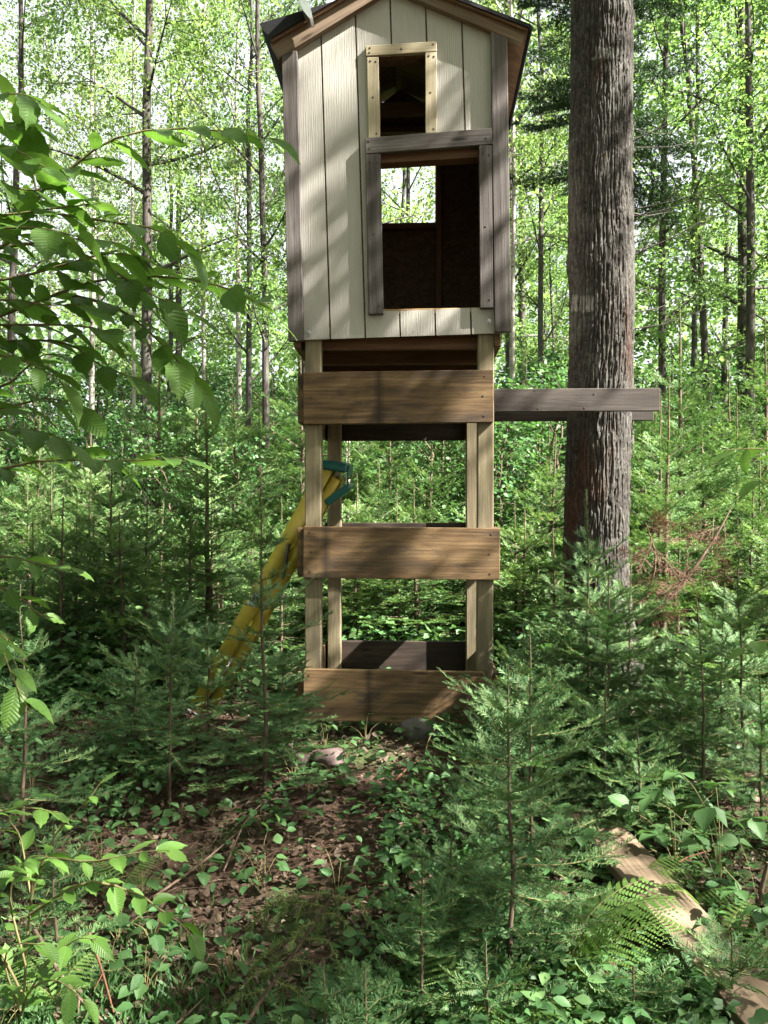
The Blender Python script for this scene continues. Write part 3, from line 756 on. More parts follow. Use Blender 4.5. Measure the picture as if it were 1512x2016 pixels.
def fir_branch(L, seed, dens, nl, nw, tri=False, stem=True, radial=False, droop=.10, sub=True, step=.07, sub2=.11):
    rg = np.random.default_rng(seed); mb = MB()
    x = np.linspace(0, 1, 9)
    main = np.column_stack((x * L, L * .05 * np.sin(x * 3 + rg.uniform(0, 6)) * x, L * (-droop * np.sin(x * math.pi * .7) + (droop * 1.25) * x ** 2.2)))
    tw = [(main, .0016 + .0045 * L, .35, .3)]
    s = .20 * L + .02
    while s < L - .025:
        for sg in (-1, 1):
            if rg.random() < .1: continue
            q, _ = along(main, min(1, s / L + rg.normal(0, .015)))
            l2 = min(.42, (L - s) * .62 * rg.uniform(.65, 1.1) + .02)
            a = R(rg.uniform(42, 62)) * sg
            tt = np.linspace(0, 1, 5)[:, None]
            ang = a * (1 - .35 * tt)
            d2 = np.concatenate((np.cos(ang), np.sin(ang), np.full_like(ang, rg.normal(.03, .07))), 1)
            pts = q + np.cumsum(d2 * l2 / 4, axis=0) - d2[0] * l2 / 4
            tw.append((pts, .0012 + .003 * l2, .42, .25))
            if sub and l2 > sub2:
                s2 = .3
                while s2 < .85:
                    for sg2 in (-1, 1):
                        if rg.random() < .25: continue
                        q2, _ = along(pts, s2); l3 = l2 * (1 - s2) * .6 * rg.uniform(.7, 1.1) + .012
                        a3 = a * .8 + R(48) * sg2
                        d3 = np.array((math.cos(a3), math.sin(a3), rg.normal(.02, .08)))
                        tw.append((q2 + d3 * np.linspace(0, 1, 3)[:, None] * l3, .001, .5, .2))
                    s2 += max(.16, .05 / l2)
        s += step * rg.uniform(.8, 1.25)
    for pts, r, rn, tn in tw:
        if stem: tube(mb, pts, np.linspace(r, r * .4, len(pts)), 3, 1, .5, cap=False)
        needles(mb, pts, dens, nl, nw, rg, tri, rn, 0, radial, tn)
    return mb
NEAR_L = (.07, .12, .18, .26, .35, .46, .6)
near_lib = {L: [fir_branch(L, int(L * 1000) + k, 600, .022, .0028, step=.115, sub2=.17).build('branch', [M['needle'], M['twig_green']]) for k in range(3)] for L in NEAR_L}
MID_L = (.12, .22, .35, .5, .7, .95)
mid_lib = {L: [fir_branch(L, int(L * 900) + k, 220, .028, .0085, True, False, step=.085 if L < .8 else .11, sub2=.15) for k in range(2)] for L in MID_L}
def pick(lib, L): return min(lib, key=lambda k: abs(k - L))

def fir_plan(rg, H, spread, nwh, lean=.02, gap=.25, bare=.06, top=None):
    """stem points plus branch list (position, direction, length)"""
    z = np.linspace(0, H, 12); wob = np.cumsum(rg.normal(0, lean * H / 12, (12, 2)), 0)
    st = np.column_stack((wob, z)); br = []
    lead = top if top is not None else H * rg.uniform(.14, .22)
    for i in range(nwh):
        f = (i + 1) / nwh                                # 0 top .. 1 bottom
        zc = (H - lead) * (1 - f ** 1.05) + bare * H * f + .02
        zc = max(zc, bare * H + .02)
        L = spread * 1.12 * (.22 + .78 * f ** .7) * (1 if f < .85 else .9)
        el = R(42 - 46 * f)
        k = rg.integers(4, 7)
        a0 = rg.uniform(0, 6.28)
        for j in range(k):
            if rg.random() < gap * .35: continue
            az = a0 + j * 6.283 / k + rg.normal(0, .2); e = el + rg.normal(0, .1)
            br.append((zc + rg.normal(0, .012), az, e, L * rg.uniform(.7, 1.12)))
        for j in range(rg.integers(0, 3)):               # small shoots between whorls
            zc2 = zc + rg.uniform(.15, .8) * H / nwh
            if zc2 < H - lead * .7: br.append((zc2, rg.uniform(0, 6.28), el * .7 + .15, L * rg.uniform(.3, .55)))
    return st, br, lead
def near_fir(x, y, H, spread, nwh, label, seed, group=None, lean=.05, r=None, top=None, bare=.06, gap=.25, rz=0, z=None):
    rg = np.random.default_rng(seed); st, br, lead = fir_plan(rg, H, spread, nwh, lean, gap, bare, top)
    o = thing('fir_sapling', label, 'fir', (x, y, float(g(x, y)) - .02 if z is None else z), rz, group)
    mb = MB(); r = r or (.004 + .0052 * H); stp = bez(st, 24)
    tube(mb, stp, np.linspace(r, .0022, 24), 7, 1)
    sel = stp[stp[:, 2] > H - max(lead, .45 * H)]; 
    if len(sel) > 1: needles(mb, sel, 420, .019, .0026, rg, False, .6, 0, True)
    link('trunk', mb.build('trunk', [M['needle'], M['twig']]), o)
    for zc, az, e, L in br:
        k = pick(near_lib, L); me = near_lib[k][rg.integers(0, 3)]
        p, _ = along(st, np.clip(zc / H, 0, 1))
        d = (math.cos(az) * math.cos(e), math.sin(az) * math.cos(e), math.sin(e))
        link('branch', me, o, M=frame_M(p, d, nrm(np.array((0, 0, 1.0)) + rg.normal(0, .12, 3)), L / k))
    return o
def mid_fir_meshes(seed, H, spread, nwh, mat, drop=0):
    rg = np.random.default_rng(seed); st, br, lead = fir_plan(rg, H, spread, nwh, .02, .2, .05)
    cr, tr = MB(), MB()
    tube(tr, bez(st, 16), np.linspace(.008 + .009 * H, .003, 16), 6)
    needles(cr, bez(st, 16)[-4:], 200, .022, .007, rg, True, .7, 0, True)
    for zc, az, e, L in br:
        k = pick(mid_lib, L); b = mid_lib[k][rg.integers(0, 2)]
        p, _ = along(st, np.clip(zc / H, 0, 1)); e -= drop
        d = (math.cos(az) * math.cos(e), math.sin(az) * math.cos(e), math.sin(e))
        tube(tr, np.array([p, p + np.array(d) * L * .75]), [.003 + .003 * L, .0015], 3, cap=False)
        cr.merge(b, frame_M(p, d, nrm(np.array((0, 0, 1.0)) + rg.normal(0, .12, 3)), L / k), rg.normal(0, .08))
    return tr.build('trunk', M['twig'], True), cr.build('crown', mat)
MIDF = {1.0: [mid_fir_meshes(11 + k, 1.0, .42, 6, M['needle_far']) for k in range(2)],
        1.7: [mid_fir_meshes(21 + k, 1.7, .62, 9, M['needle_far']) for k in range(3)],
        2.6: [mid_fir_meshes(31 + k, 2.6, .80, 12, M['needle_far']) for k in range(3)],
        4.2: [mid_fir_meshes(41 + k, 4.2, 1.05, 17, M['needle_far']) for k in range(2)]}
def mid_fir(x, y, H, label, group, rg, sx=1.0):
    k = min(MIDF, key=lambda q: abs(q - H)); tr, cr = MIDF[k][rg.integers(0, len(MIDF[k]))]
    o = thing('fir_tree', label, 'fir', (x, y, float(g(x, y)) - .03), rg.uniform(0, 6.28), group)
    s = H / k; o.scale = (s * sx, s * sx, s); o.rotation_euler = (rg.normal(0, .02), rg.normal(0, .02), rg.uniform(0, 6.28))
    link('trunk', tr, o); struct(link('crown', cr, o), 'stuff')
    return o

def by_px(px, Y): return (px - CX) / FPX * Y, Y
def H_at(py_tip, Y, x=None):
    x = 0 if x is None else x
    return EYE - (py_tip - HY) / FPX * Y - float(g(x, Y)) + .02
# nearest firs, each with its own label
def nf(px, Y, tip, spread, nwh, label, seed, **kw):
    x, y = by_px(px, Y); return near_fir(x, y, H_at(tip, Y, x), spread, nwh, label, seed, **kw)
nf(1005, 2.72, 1310, .44, 8, 'bushy fir sapling standing between the lowest cross board and the fern', 101, lean=.05, top=.15, gap=.1)
nf(1045, 3.35, 1235, .50, 6, 'slender fir sapling right behind the bushy one by the bottom board', 102, lean=.03, top=.2)
nf(520, 4.05, 905, .42, 8, 'tall thin fir sapling with a long bare leader in front of the ladder', 103, lean=.03, top=.32, r=.012)
nf(333, 3.95, 1165, .34, 5, 'sparse little fir with bare lower stem beside the leaf litter', 104, lean=.03, top=.2, bare=.22, gap=.8)
nf(40, 3.5, 1150, .42, 6, 'open fir sapling growing beside the drooping broad leaved sapling', 105, lean=.04, top=.2, gap=.5)
nf(1150, 4.55, 965, .55, 8, 'fir sapling with a curved leader in front of the thick trunk', 106, lean=.05, top=.28)
nf(1200, 4.25, 1130, .58, 8, 'low dark fir sapling at the foot of the thick trunk', 107, gap=.1)
nf(1030, 4.35, 1240, .5, 6, 'dark fir sapling touching the right lower corner of the blind', 108, gap=.1)
nf(828, 2.5, 1690, .24, 4, 'small upright fir seedling with stout shoots beside the bent spruce', 109, top=.08, gap=.1)
nf(1310, 4.5, 1250, .4, 6, 'fir sapling beside the brown dead bough', 110)
nf(1385, 3.9, 1180, .42, 6, 'fir sapling with thin stem behind the bramble leaves', 111, gap=.5)
nf(1470, 4.3, 1090, .5, 7, 'fir sapling behind the bramble, half in sun', 112)
nf(1440, 2.55, 1840, .34, 4, 'low fir seedling leaning over the near end of the plank', 113, gap=.1)
nf(640, 2.35, 1890, .26, 3, 'dark fir seedling low under the bent spruce', 114, gap=.1)
nf(960, 2.42, 1850, .24, 3, 'little fir seedling under the bushy fir', 115, gap=.1)
nf(1260, 3.5, 1420, .40, 5, 'fir seedling growing beside the far end of the plank', 120, gap=.2)
for a in (
          (265, 4.4, 1260, .45, 6, 'fir sapling just behind the sparse little fir', 123), 
          (120, 2.75, 1610, .26, 4, 'tiny fir seedling among the arching seedling stems', 125), (720, 2.32, 1900, .24, 3, 'tiny fir seedling beside the small upright one', 126),
          (890, 2.85, 1630, .30, 4, 'fir seedling at the edge of the dirt before the bushy fir', 127), 
          (1190, 3.75, 1310, .42, 6, 'fir sapling between the thick trunk and the plank', 129), (1345, 4.1, 1310, .38, 5, 'fir sapling in front of the brown dead bough', 130),
          (1420, 4.7, 1150, .5, 7, 'fuller fir sapling behind the thin stemmed one', 131), (1250, 2.42, 1900, .28, 3, 'low fir seedling below the bright fern', 132),
          (1110, 4.6, 1210, .5, 7, 'fir sapling leaning on the left side of the thick trunk', 133), (330, 5.2, 1150, .5, 7, 'fir sapling in the gap before the ladder foot', 134), 
          (1500, 3.6, 1330, .4, 5, 'fir sapling beside the upright cut stem', 137), (1240, 4.75, 1090, .5, 7, 'fir sapling shouldering against the right of the thick trunk', 139), (560, 4.45, 1260, .36, 6, 'fir sapling at the corner of the blind beside the ladder', 140), (1015, 3.95, 1290, .42, 6, 'fir sapling crowding the bottom board from the plank side', 141)):
    nf(*a, gap=.3)
nf(415, 4.75, 1215, .36, 5, 'loose fir sapling standing before the foot of the step ladder', 138, gap=.6)
# thicket firs: hand placed where the photograph shows single ones
rgF = np.random.default_rng(8)
GRT = 'young firs of the thicket'
for px, Y, tip, lab in ((1335, 7.6, 585, 'tallest slim fir with a long spire beyond the thick trunk'),
                        (1450, 8.2, 760, 'pale fir beyond the brown dead bough'),
                        (845, 8.3, 850, 'fir framed between the middle posts of the blind'),
                        (890, 9.2, 870, 'fir behind the one framed by the blind posts'),
                        (745, 8.0, 900, 'fir seen through the blind beside the back post'),
                        (780, 7.2, 960, 'low fir seen through the blind above the middle board'),
                        (210, 7.0, 880, 'fir with a bare spire behind the shaded saplings'),
                        (285, 6.0, 1085, 'dark fir of flat layered boughs behind the sparse little fir'),
                        (120, 6.1, 1130, 'dark fir beside the layered one'),
                        (430, 7.6, 1010, 'sunlit fir to the far side of the ladder'),
                        (1080, 7.6, 850, 'fir between the right post and the thick trunk'),
                        (1030, 6.6, 1000, 'low fir just past the right posts'),
                        (1290, 6.9, 930, 'sunlit fir just past the thick trunk'),
                        (1400, 6.3, 1000, 'fir between the dead bough and the tall spire'),
                        (1265, 8.0, 800, 'bright fir close by the tall spire'), (1390, 7.6, 830, 'bright full fir in front of the forked trees'), (1500, 7.2, 880, 'bright fir past the pale one'),
                        (1300, 7.4, 880, 'low bright fir under the tall spire'), (1440, 9.6, 700, 'tall pale fir behind the bright ones'), (820, 7.0, 940, 'bright fir in the middle of the view under the blind'), (700, 7.3, 930, 'bright fir beside the sunlit birch'),
                        (920, 7.4, 930, 'bright fir beside the right posts'), (500, 8.5, 930, 'fir behind the ladder'), (330, 8.8, 960, 'fir in front of the mossy trunk'), (60, 8.0, 930, 'fir in the bright gap by the birches')):
    x, y = by_px(px, Y); mid_fir(x, y, H_at(tip, Y, x), lab, GRT, rgF, 1.15)
LM = [(287, 13.5, 'the dark mossy trunk'), (488, 14.0, 'the thin crooked tree'), (183, 17.0, 'the pale birch by the drooping sapling'), (97, 19.0, 'the thin pale birch at the clearing'),
      (400, 18.0, 'the pale birch next to the mossy trunk'), (681, 11.5, 'the sunlit birch at the back post'), (845, 8.3, 'the fir framed by the blind posts'), (1011, 12.0, 'the slim pale trunk beside the blind'),
      (1184, 5.65, 'the thick old trunk'), (1335, 7.6, 'the tallest fir spire'), (1396, 13.0, 'the bent forked tree'), (1478, 11.5, 'the forked tree with bare limbs'), (20, 15.0, 'the dark tree by the birches'), (600, 19.0, 'the far tree behind the left post')]
def near_label(what, px, Y):
    m = min(LM, key=lambda q: abs(q[0] - px)); return what + (' in front of ' if Y < m[1] else ' behind ') + m[2]
cnt = 0
while cnt < 190:
    Y = 5.9 + 13 * rgF.random() ** 1.7; px = rgF.uniform(-120, 1640); x, y = by_px(px, Y)
    if Y < 7.6 and 560 < px < 1010: continue
    if abs(x - MPX) < .5 and abs(y - MPY) < .6: continue
    if (x + 1.0) ** 2 + (y - 5.6) ** 2 < .5: continue
    H = rgF.uniform(.8, 1.5) + .085 * (Y - 6) + (rgF.random() < .15) * 1.2
    lab = near_label('low young fir' if H < 1.3 else ('young fir' if H < 2.2 else 'taller young fir'), px, Y)
    mid_fir(x, y, H, lab, lab.replace('young fir', 'young firs', 1), rgF, rgF.uniform(.85, 1.2)); cnt += 1

for k in range(46):
    Y = rgF.uniform(9, 17); px = rgF.uniform(-100, 1620); x, y = by_px(px, Y); H = rgF.uniform(1.7, 3.6)
    lab = near_label('taller young fir' if H > 2.2 else 'young fir', px, Y); mid_fir(x, y, H, lab, lab.replace('young fir', 'young firs', 1), rgF, rgF.uniform(.9, 1.25))
# ------------------------------------------------------------------ broadleaf trees behind
BL = []
for k, (H, cb, r, Rd, nlf, ls, bk, lf) in enumerate((
        (15, 3.4, .10, 2.5, 11500, .086, 'bark_dark', 'leaf_a'), (14, 2.8, .075, 2.3, 10500, .083, 'bark_grey', 'leaf_b'),
        (16, 4.5, .13, 2.8, 12000, .090, 'bark_dark', 'leaf_b'), (13, 2.2, .06, 2.1, 10500, .083, 'bark_grey', 'leaf_a'),
        (15, 5.0, .08, 2.3, 7500, .088, 'bark_birch', 'leaf_b'), (12, 1.8, .055, 2.0, 10000, .080, 'bark_dark', 'leaf_a'))):
    tm, lm = broadleaf(200 + k, H, cb, r, Rd, nlf, ls, 20, lean=.06, dens_sub=6)
    BL.append((H, r, tm.build('trunk', M[bk], True), lm.build('crown', M[lf])))
for k, (H, cb, r, Rd, nlf, bk) in enumerate(((16, 5.0, .13, 2.7, 4600, 'bark_dark'), (14, 4.2, .10, 2.4, 4000, 'bark_grey'))):
    tm, lm = broadleaf(240 + k, H, cb, r, Rd, nlf, .11, 20, lean=.06, dens_sub=5)
    BL.append((H, r, tm.build('trunk', M[bk], True), lm.build('crown', M['leaf_a'])))
def bl_tree(px, Y, kind, label, group=None, s=1.0, rz=None, tilt=(0, 0), rs=1.0, name='broadleaf_tree', crown=True):
    x, y = by_px(px, Y) if px is not None else Y
    H, r, tr, cr = BL[kind]
    o = thing(name, label, 'tree', (x, y, float(g(x, y)) - .05), 0, group)
    o.rotation_euler = (tilt[0], tilt[1], rgT.uniform(0, 6.28) if rz is None else rz); o.scale = (s * rs, s * rs, s)
    link('trunk', tr, o)
    if crown: struct(link('crown', cr, o), 'stuff')
    return o
rgT = np.random.default_rng(31)
for px, Y, kind, s, rs, lab in (
        (287, 13.5, 2, 1.0, .95, 'dark mossy trunk standing alone in the thicket beyond the ladder'),
        (488, 14.0, 1, 1.0, .9, 'thin crooked tree behind the dark mossy trunk'),
        (524, 13.0, 0, .95, .8, 'forked grey tree close by the cabin wall'),
        (183, 17.0, 4, 1.0, .9, 'pale birch trunk behind the drooping sapling'),
        (97, 19.0, 4, .95, .8, 'thin pale birch at the edge of the bright clearing'),
        (262, 16.0, 4, .95, .6, 'slim pale birch close behind the dark mossy trunk'),
        (400, 18.0, 4, 1.05, .8, 'pale birch between the mossy trunk and the crooked tree'),
        (470, 17.5, 4, 1.0, .95, 'whitest birch trunk behind the crooked tree'),
        (681, 11.5, 4, .9, .75, 'sunlit pale birch trunk showing beside the back post of the blind'),
        (1011, 12.0, 4, .95, .6, 'slim pale trunk between the blind and the thick tree'),
        (1066, 13.0, 1, 1.0, .8, 'slender grey tree leaning beside the thick trunk'),
        (1303, 12.5, 0, 1.0, .75, 'three stemmed tree just past the thick trunk'),
        (1362, 14.0, 3, 1.1, 1.0, 'thin dark tree behind the tall fir spire'),
        (1396, 13.0, 5, 1.2, 1.1, 'bent forked tree against the bright gap in the leaves'),
        (1478, 11.5, 0, 1.0, .85, 'forked tree with long bare limbs past the dead bough'),
        (1462, 15.5, 2, 1.05, 1.0, 'dark broad trunk in the shade behind the pale fir'),
        (1425, 18.0, 0, 1.0, .9, 'dark trunk beside the broad shaded one'),
        (20, 15.0, 0, 1.0, 1.0, 'dark tree behind the pale birches'),
        (350, 20.0, 2, 1.0, .9, 'straight trunk far behind the mossy one'),
        (600, 19.0, 0, 1.0, .9, 'tree far behind the left post'),
        (800, 17.0, 1, 1.0, 1.0, 'leafy tree seen through the back window of the cabin')):
    bl_tree(px, Y, kind, lab, None, s, rs=rs * .8)
k = 0
while k < 28:
    Y = rgT.uniform(15, 34); px = rgT.uniform(-250, 1760)
    if 700 < px < 900 and Y < 22: continue
    if rgT.random() < .75 and (1250 < px < 1470 or 440 < px < 580 or px < 40): continue
    kd = int(rgT.choice((0, 1, 2, 3, 5))); lab = near_label(('dark barked forest tree', 'grey forest tree', 'broad dark forest tree', 'slim grey forest tree', '', 'slim dark forest tree')[kd], px, Y)
    bl_tree(px, Y, kd, lab, lab.replace('forest tree', 'forest trees', 1), rgT.uniform(.85, 1.2), rs=rgT.uniform(.75, 1.0)); k += 1
# understorey shrubs
SHR = []
for k in range(3):
    tm, lm = MB(), MB()
    for q in range(4):
        t_, l_ = broadleaf(300 + k * 7 + q, 2.6, .4, .016, .75, 1000, .065, 12, lean=.05, dens_sub=4, flat=.06)
        az = q * 1.6 + k; mm = np.eye(4); mm[:3, :3] = np.array(Matrix.Rotation(.28, 3, 'Y') @ Matrix.Rotation(az, 3, 'Z')) ; mm[:3, :3] = np.array(Matrix.Rotation(az, 3, 'Z') @ Matrix.Rotation(.26, 3, 'Y'))
        mm[:3, 3] = (.08 * math.cos(az), .08 * math.sin(az), 0); tm.merge(t_, mm); lm.merge(l_, mm)
    SHR.append((tm.build('stem', M['twig'], True), lm.build('crown', M['leaf_c'])))
def shrub(px, Y, s, label, group=None):
    x, y = by_px(px, Y); tr, cr = SHR[rgT.integers(0, 3)]
    o = thing('leafy_shrub', label, 'shrub', (x, y, float(g(x, y)) - .03), rgT.uniform(0, 6.28), group); o.scale = (s, s, s)
    link('stem', tr, o); struct(link('crown', cr, o), 'stuff')
for px, Y, s, lab in ((415, 9.0, .72, 'rounded leafy shrub in front of the dark woods beyond the ladder'), (365, 10.5, .8, 'leafy shrub behind the rounded one'),
                      (940, 8.8, .9, 'yellow green leafy shrub behind the right posts'), (1050, 9.6, 1.05, 'leafy shrub between the slim pale trunk and the thick tree')):
    shrub(px, Y, s, lab)
for k in range(50):
    Y = rgT.uniform(12.5, 26); px = rgT.uniform(-150, 1660)
    sc_ = rgT.uniform(.8, 1.4) + .08 * max(0, Y - 13) * rgT.random(); lab = near_label('low leafy shrub' if sc_ < 1.2 else 'tall leafy shrub', px, Y)
    shrub(px, Y, sc_, lab, lab.replace('shrub', 'shrubs', 1))
# dark spruce behind the thick trunk, its boughs reaching out past it
def dark_spruce(px, Y):
    rg = np.random.default_rng(64); x, y = by_px(px, Y)
    o = thing('spruce_tree', 'dark spruce with shaggy boughs reaching out from behind the thick trunk', 'spruce', (x, y, float(g(x, y)) - .05))
    tr, cr = MB(), MB(); tube(tr, [(0, 0, 0), (0, 0, 5), (0, 0, 11)], [.11, .08, .01], 9)
    lib = [fir_branch(1.25, 70 + k, 230, .034, .010, True, False, True, .16, True, .09) for k in range(3)]
    for i in range(120):
        z = rg.uniform(4.6, 10.8); az = i * 2.4 + rg.normal(0, .3); e = R(rg.uniform(-18, 12)); L = 1.45 * (1 - (z - 4.4) / 8) * rg.uniform(.7, 1.1)
        d = (math.cos(az) * math.cos(e), math.sin(az) * math.cos(e), math.sin(e))
        cr.merge(lib[rg.integers(0, 3)], frame_M((0, 0, z), d, nrm(np.array((0, 0, 1.0)) + rg.normal(0, .2, 3)), L / 1.25))
        tube(tr, np.array([(0, 0, z), np.array((0, 0, z)) + np.array(d) * L * .8]), [.012, .003], 3, cap=False)
    for i in range(26):                                    # bare dead twigs below the green
        z = rg.uniform(2.2, 5.0); az = rg.uniform(0, 6.28); e = R(rg.uniform(-5, 25)); L = rg.uniform(.5, 1.1)
        d = np.array((math.cos(az) * math.cos(e), math.sin(az) * math.cos(e), math.sin(e)))
        p = np.array((0, 0, z)); tube(tr, [p, p + d * L * .5, p + d * L + (0, 0, .08)], [.008, .005, .002], 4)
        for q in range(4):
            s = rg.uniform(.3, .9); d2 = nrm(d + rg.normal(0, .5, 3)); tube(tr, [p + d * L * s, p + d * L * s + d2 * .25], [.003, .001], 3, cap=False)
    link('trunk', tr.build('trunk', M['bark_dark'], True), o); struct(link('crown', cr.build('crown', M['needle_dark']), o), 'stuff')
dark_spruce(1228, 8.2)
# far woods that read as one mass
def far_woods():
    rg = np.random.default_rng(99); mb = MB(); n = 44000
    a = rg.uniform(-.62, .62, n); d = rg.uniform(30, 48, n)
    x = np.tan(a) * d; y = d; cl = vnoise(x * .5 + 50, d * .35, 12)
    z = g(x, y) + rg.random(n) ** 1.2 * (7.0 + 7 * cl)
    P = np.column_stack((x, y, z)); leaves(mb, P, nrm(rg.normal(0, 1, (n, 3))), .34, rg, .8, .40)
    o = link('far_woods', mb.build('far_woods', M['leaf_a'])); struct(o, 'stuff', 'distant wood edge closing the view between the trunks', 'woods')
far_woods()

# ------------------------------------------------------------------ unseen trees that dapple the light, some added with crowns shaped for shade
tm, lm = broadleaf(250, 8.5, 4.7, .05, 1.25, 3600, .09, 16, lean=.04, dens_sub=5)  # compact crown added out of view to shade the near sapling leaves
BL.append((8.5, .05, tm.build('trunk', M['bark_grey'], True), lm.build('crown', M['leaf_a'])))
tm, lm = broadleaf(251, 13.5, 8.2, .09, 1.8, 1500, .12, 16, lean=.04, dens_sub=5)  # high crown added out of view, shaped to shade mostly the cabin
BL.append((13.5, .09, tm.build('trunk', M['bark_dark'], True), lm.build('crown', M['leaf_a'])))
tm, lm = broadleaf(252, 8.6, 5.2, .06, 1.5, 5200, .10, 18, lean=.04, dens_sub=5)  # dense low crown added out of view to shade lower boards and saplings
BL.append((8.6, .06, tm.build('trunk', M['bark_dark'], True), lm.build('crown', M['leaf_a'])))
for x, y, kind, s, lab in ((6.5, 2.3, 9, 1.0, 'unseen high crowned tree added on the sunny side to shade the cabin'), (4.4, -4.4, 6, 1.0, 'thinly leaved tree on the sunny side, facing the blind'),         (12.0, -2.0, 7, 1.05, 'tall tree deep on the sunny side of the clearing'), (8.4, -3.0, 6, 1.0, 'tall tree on the sunny side, nearest the thick trunk'),
        (3.4, -5.2, 7, 1.0, 'grey tree at the back of the clearing on the sunny side'), (5.7, 2.0, 10, 1.0, 'unseen dense crowned tree added on the sunny side to shade the lower blind'), (3.0, .3, 8, 1.0, 'small dense unseen tree added on the sunny side to shade the toothed leaves'),
        (-4.6, .4, 0, 1.0, 'dark tree beyond the drooping sapling, opposite the sun'), (-6.2, -3.0, 2, 1.0, 'dark leafy tree on the shady side of the clearing'), (-2.6, -5.0, 1, 1.0, 'grey leafy tree at the back of the clearing'),
        (-7.4, 3.2, 3, 1.0, 'bushy tree on the shady side past the dark tree'), (-3.8, -8.5, 0, 1.1, 'dark tree deep at the back of the clearing'), (.6, -8.0, 2, 1.0, 'dark leafy tree at the far back of the clearing')):
    bl_tree(None, (x, y), kind, lab, None, s)
# the rest of the wood that rings the clearing
for i in range(30):
    a = R(160 + 155 * ((i * .618) % 1)); d = 5.5 + 6.5 * ((i * .377 + .1) % 1)      # from straight behind round over the shady side
    bl_tree(None, (math.sin(a) * d, math.cos(a) * d + 2.0), (0, 1, 2, 3, 5)[i % 5], 'forest tree ringing the clearing behind and on its shady side', 'trees ringing the clearing', .9 + .02 * (i % 9))
for i in range(8):
    bl_tree(None, (6.5 + 1.3 * (i % 4) + .5 * (i // 4), 10.0 + 2.6 * (i // 4) + .7 * (i % 3)), (1, 3, 5)[i % 3], 'slim forest tree past the bramble side of the clearing', 'trees past the bramble', .75)

# ------------------------------------------------------------------ near broad leaves
def leaf_mesh(seed, wid=.27, droop=.22, rows=8, serr=.014, fold=.22, tip=1.25):
    rg = np.random.default_rng(seed); v, f = [], []
    for i in range(rows + 1):
        t = i / rows; w = wid * (math.sin(math.pi * min(1, t) ** .82) ** .85 if 0 < t < 1 else 0.0)
        if t > .8: w *= .82
        w = max(w, .004); e = serr * (1 if i % 2 else -1) * (0 < t < 1)
        for q in (-1, -.5, 0, .5, 1):
            y = q * (w + (e if abs(q) == 1 else 0))
            z = abs(y) * fold - droop * t * t + .015 * math.sin(t * 30) * abs(q) + rg.normal(0, .004)
            v.append((t + (abs(q) == 1) * .02, y, z))
    for i in range(rows):
        for q in range(4):
            a = i * 5 + q; f.append((a, a + 1, a + 6, a + 5))
    mb = MB(); mb.add(v, f, 0, .35 + .3 * rg.random()); return mb
LEAF = [leaf_mesh(k, .22 + .035 * (k % 3), .05 + .11 * (k % 4), fold=.05 + .15 * (k % 3), rows=9).build('leaf', M['leaf_near'], True) for k in range(6)]
HERB = [leaf_mesh(20 + k, .30 + .03 * k, .18 + .06 * k, 6).build('leaf', M['leaf_herb'], True) for k in range(4)]
OVAL = [leaf_mesh(40 + k, .36, .15 + .1 * k, 6, .01).build('leaf', M['leaf_herb'], True) for k in range(3)]
def leafy_twigs(root, twigs, rg, lib, size=(.058, .09), r0=.0042, mat='twig_green', gap=.034, stems=True):
    """twigs: list of (pixel polyline, distance, distance at tip); leaves alternate along each"""
    tot = 0
    for pl, Y0, Y1 in twigs:
        n = len(pl); pts = bez([W(px, py, Y0 + (Y1 - Y0) * i / (n - 1)) for i, (px, py) in enumerate(pl)], 14)
        mb = MB(); _, L = along(pts, [0.]); tube(mb, pts, np.linspace(min(r0, .0012 + .006 * L), .0009, 14), 5)
        link('twig', mb.build('twig', M[mat], True), root)
        s = rg.uniform(.02, .05); sg = rg.choice((-1, 1))
        while s < L:
            p, _ = along(pts, s / L); q, _ = along(pts, min(1, s / L + .05)); q0, _ = along(pts, max(0, s / L - .05)); t = nrm(q - q0)
            side = nrm(np.cross((0, 0, 1), t)) * sg
            d = nrm(t * .75 + side * rg.uniform(.5, 1.0) + np.array((0, 0, -.20 + rg.normal(0, .28))))
            if s > L - gap: d = nrm(t + np.array((0, 0, -.4)))
            up = nrm(np.array((0, 0, 1.0)) + rg.normal(0, .26, 3) - np.array((0, .05, 0)))
            link('leaf', lib[rg.integers(0, len(lib))], root, M=frame_M(p, d, up, rg.uniform(*size))); tot += 1
            sg = -sg; s += gap * rg.uniform(.75, 1.3)
    return tot
rgL = np.random.default_rng(12)
sapA = thing('broadleaf_sapling', 'broad leaved sapling with toothed leaves reaching over the clearing beside the blind', 'sapling', (-1.05, 1.75, float(g(-1.05, 1.75))))
INV = Matrix.Translation((1.05, -1.75, -float(g(-1.05, 1.75))))
holdA = sapA
stA = bez([(0, 0, 0), (.02, .02, .8), (-.03, .0, 1.6), (.02, .03, 2.3), (.0, 0, 2.9)], 24)
mb = MB(); tube(mb, stA, np.linspace(.016, .004, 24), 7); link('stem', mb.build('stem', M['twig'], True), sapA)
def world_children(root, fn):
    before = set(root.children); n = fn()
    inv = root.matrix_basis.inverted()
    for c in root.children:
        if c not in before: c.matrix_parent_inverse = inv
    return n
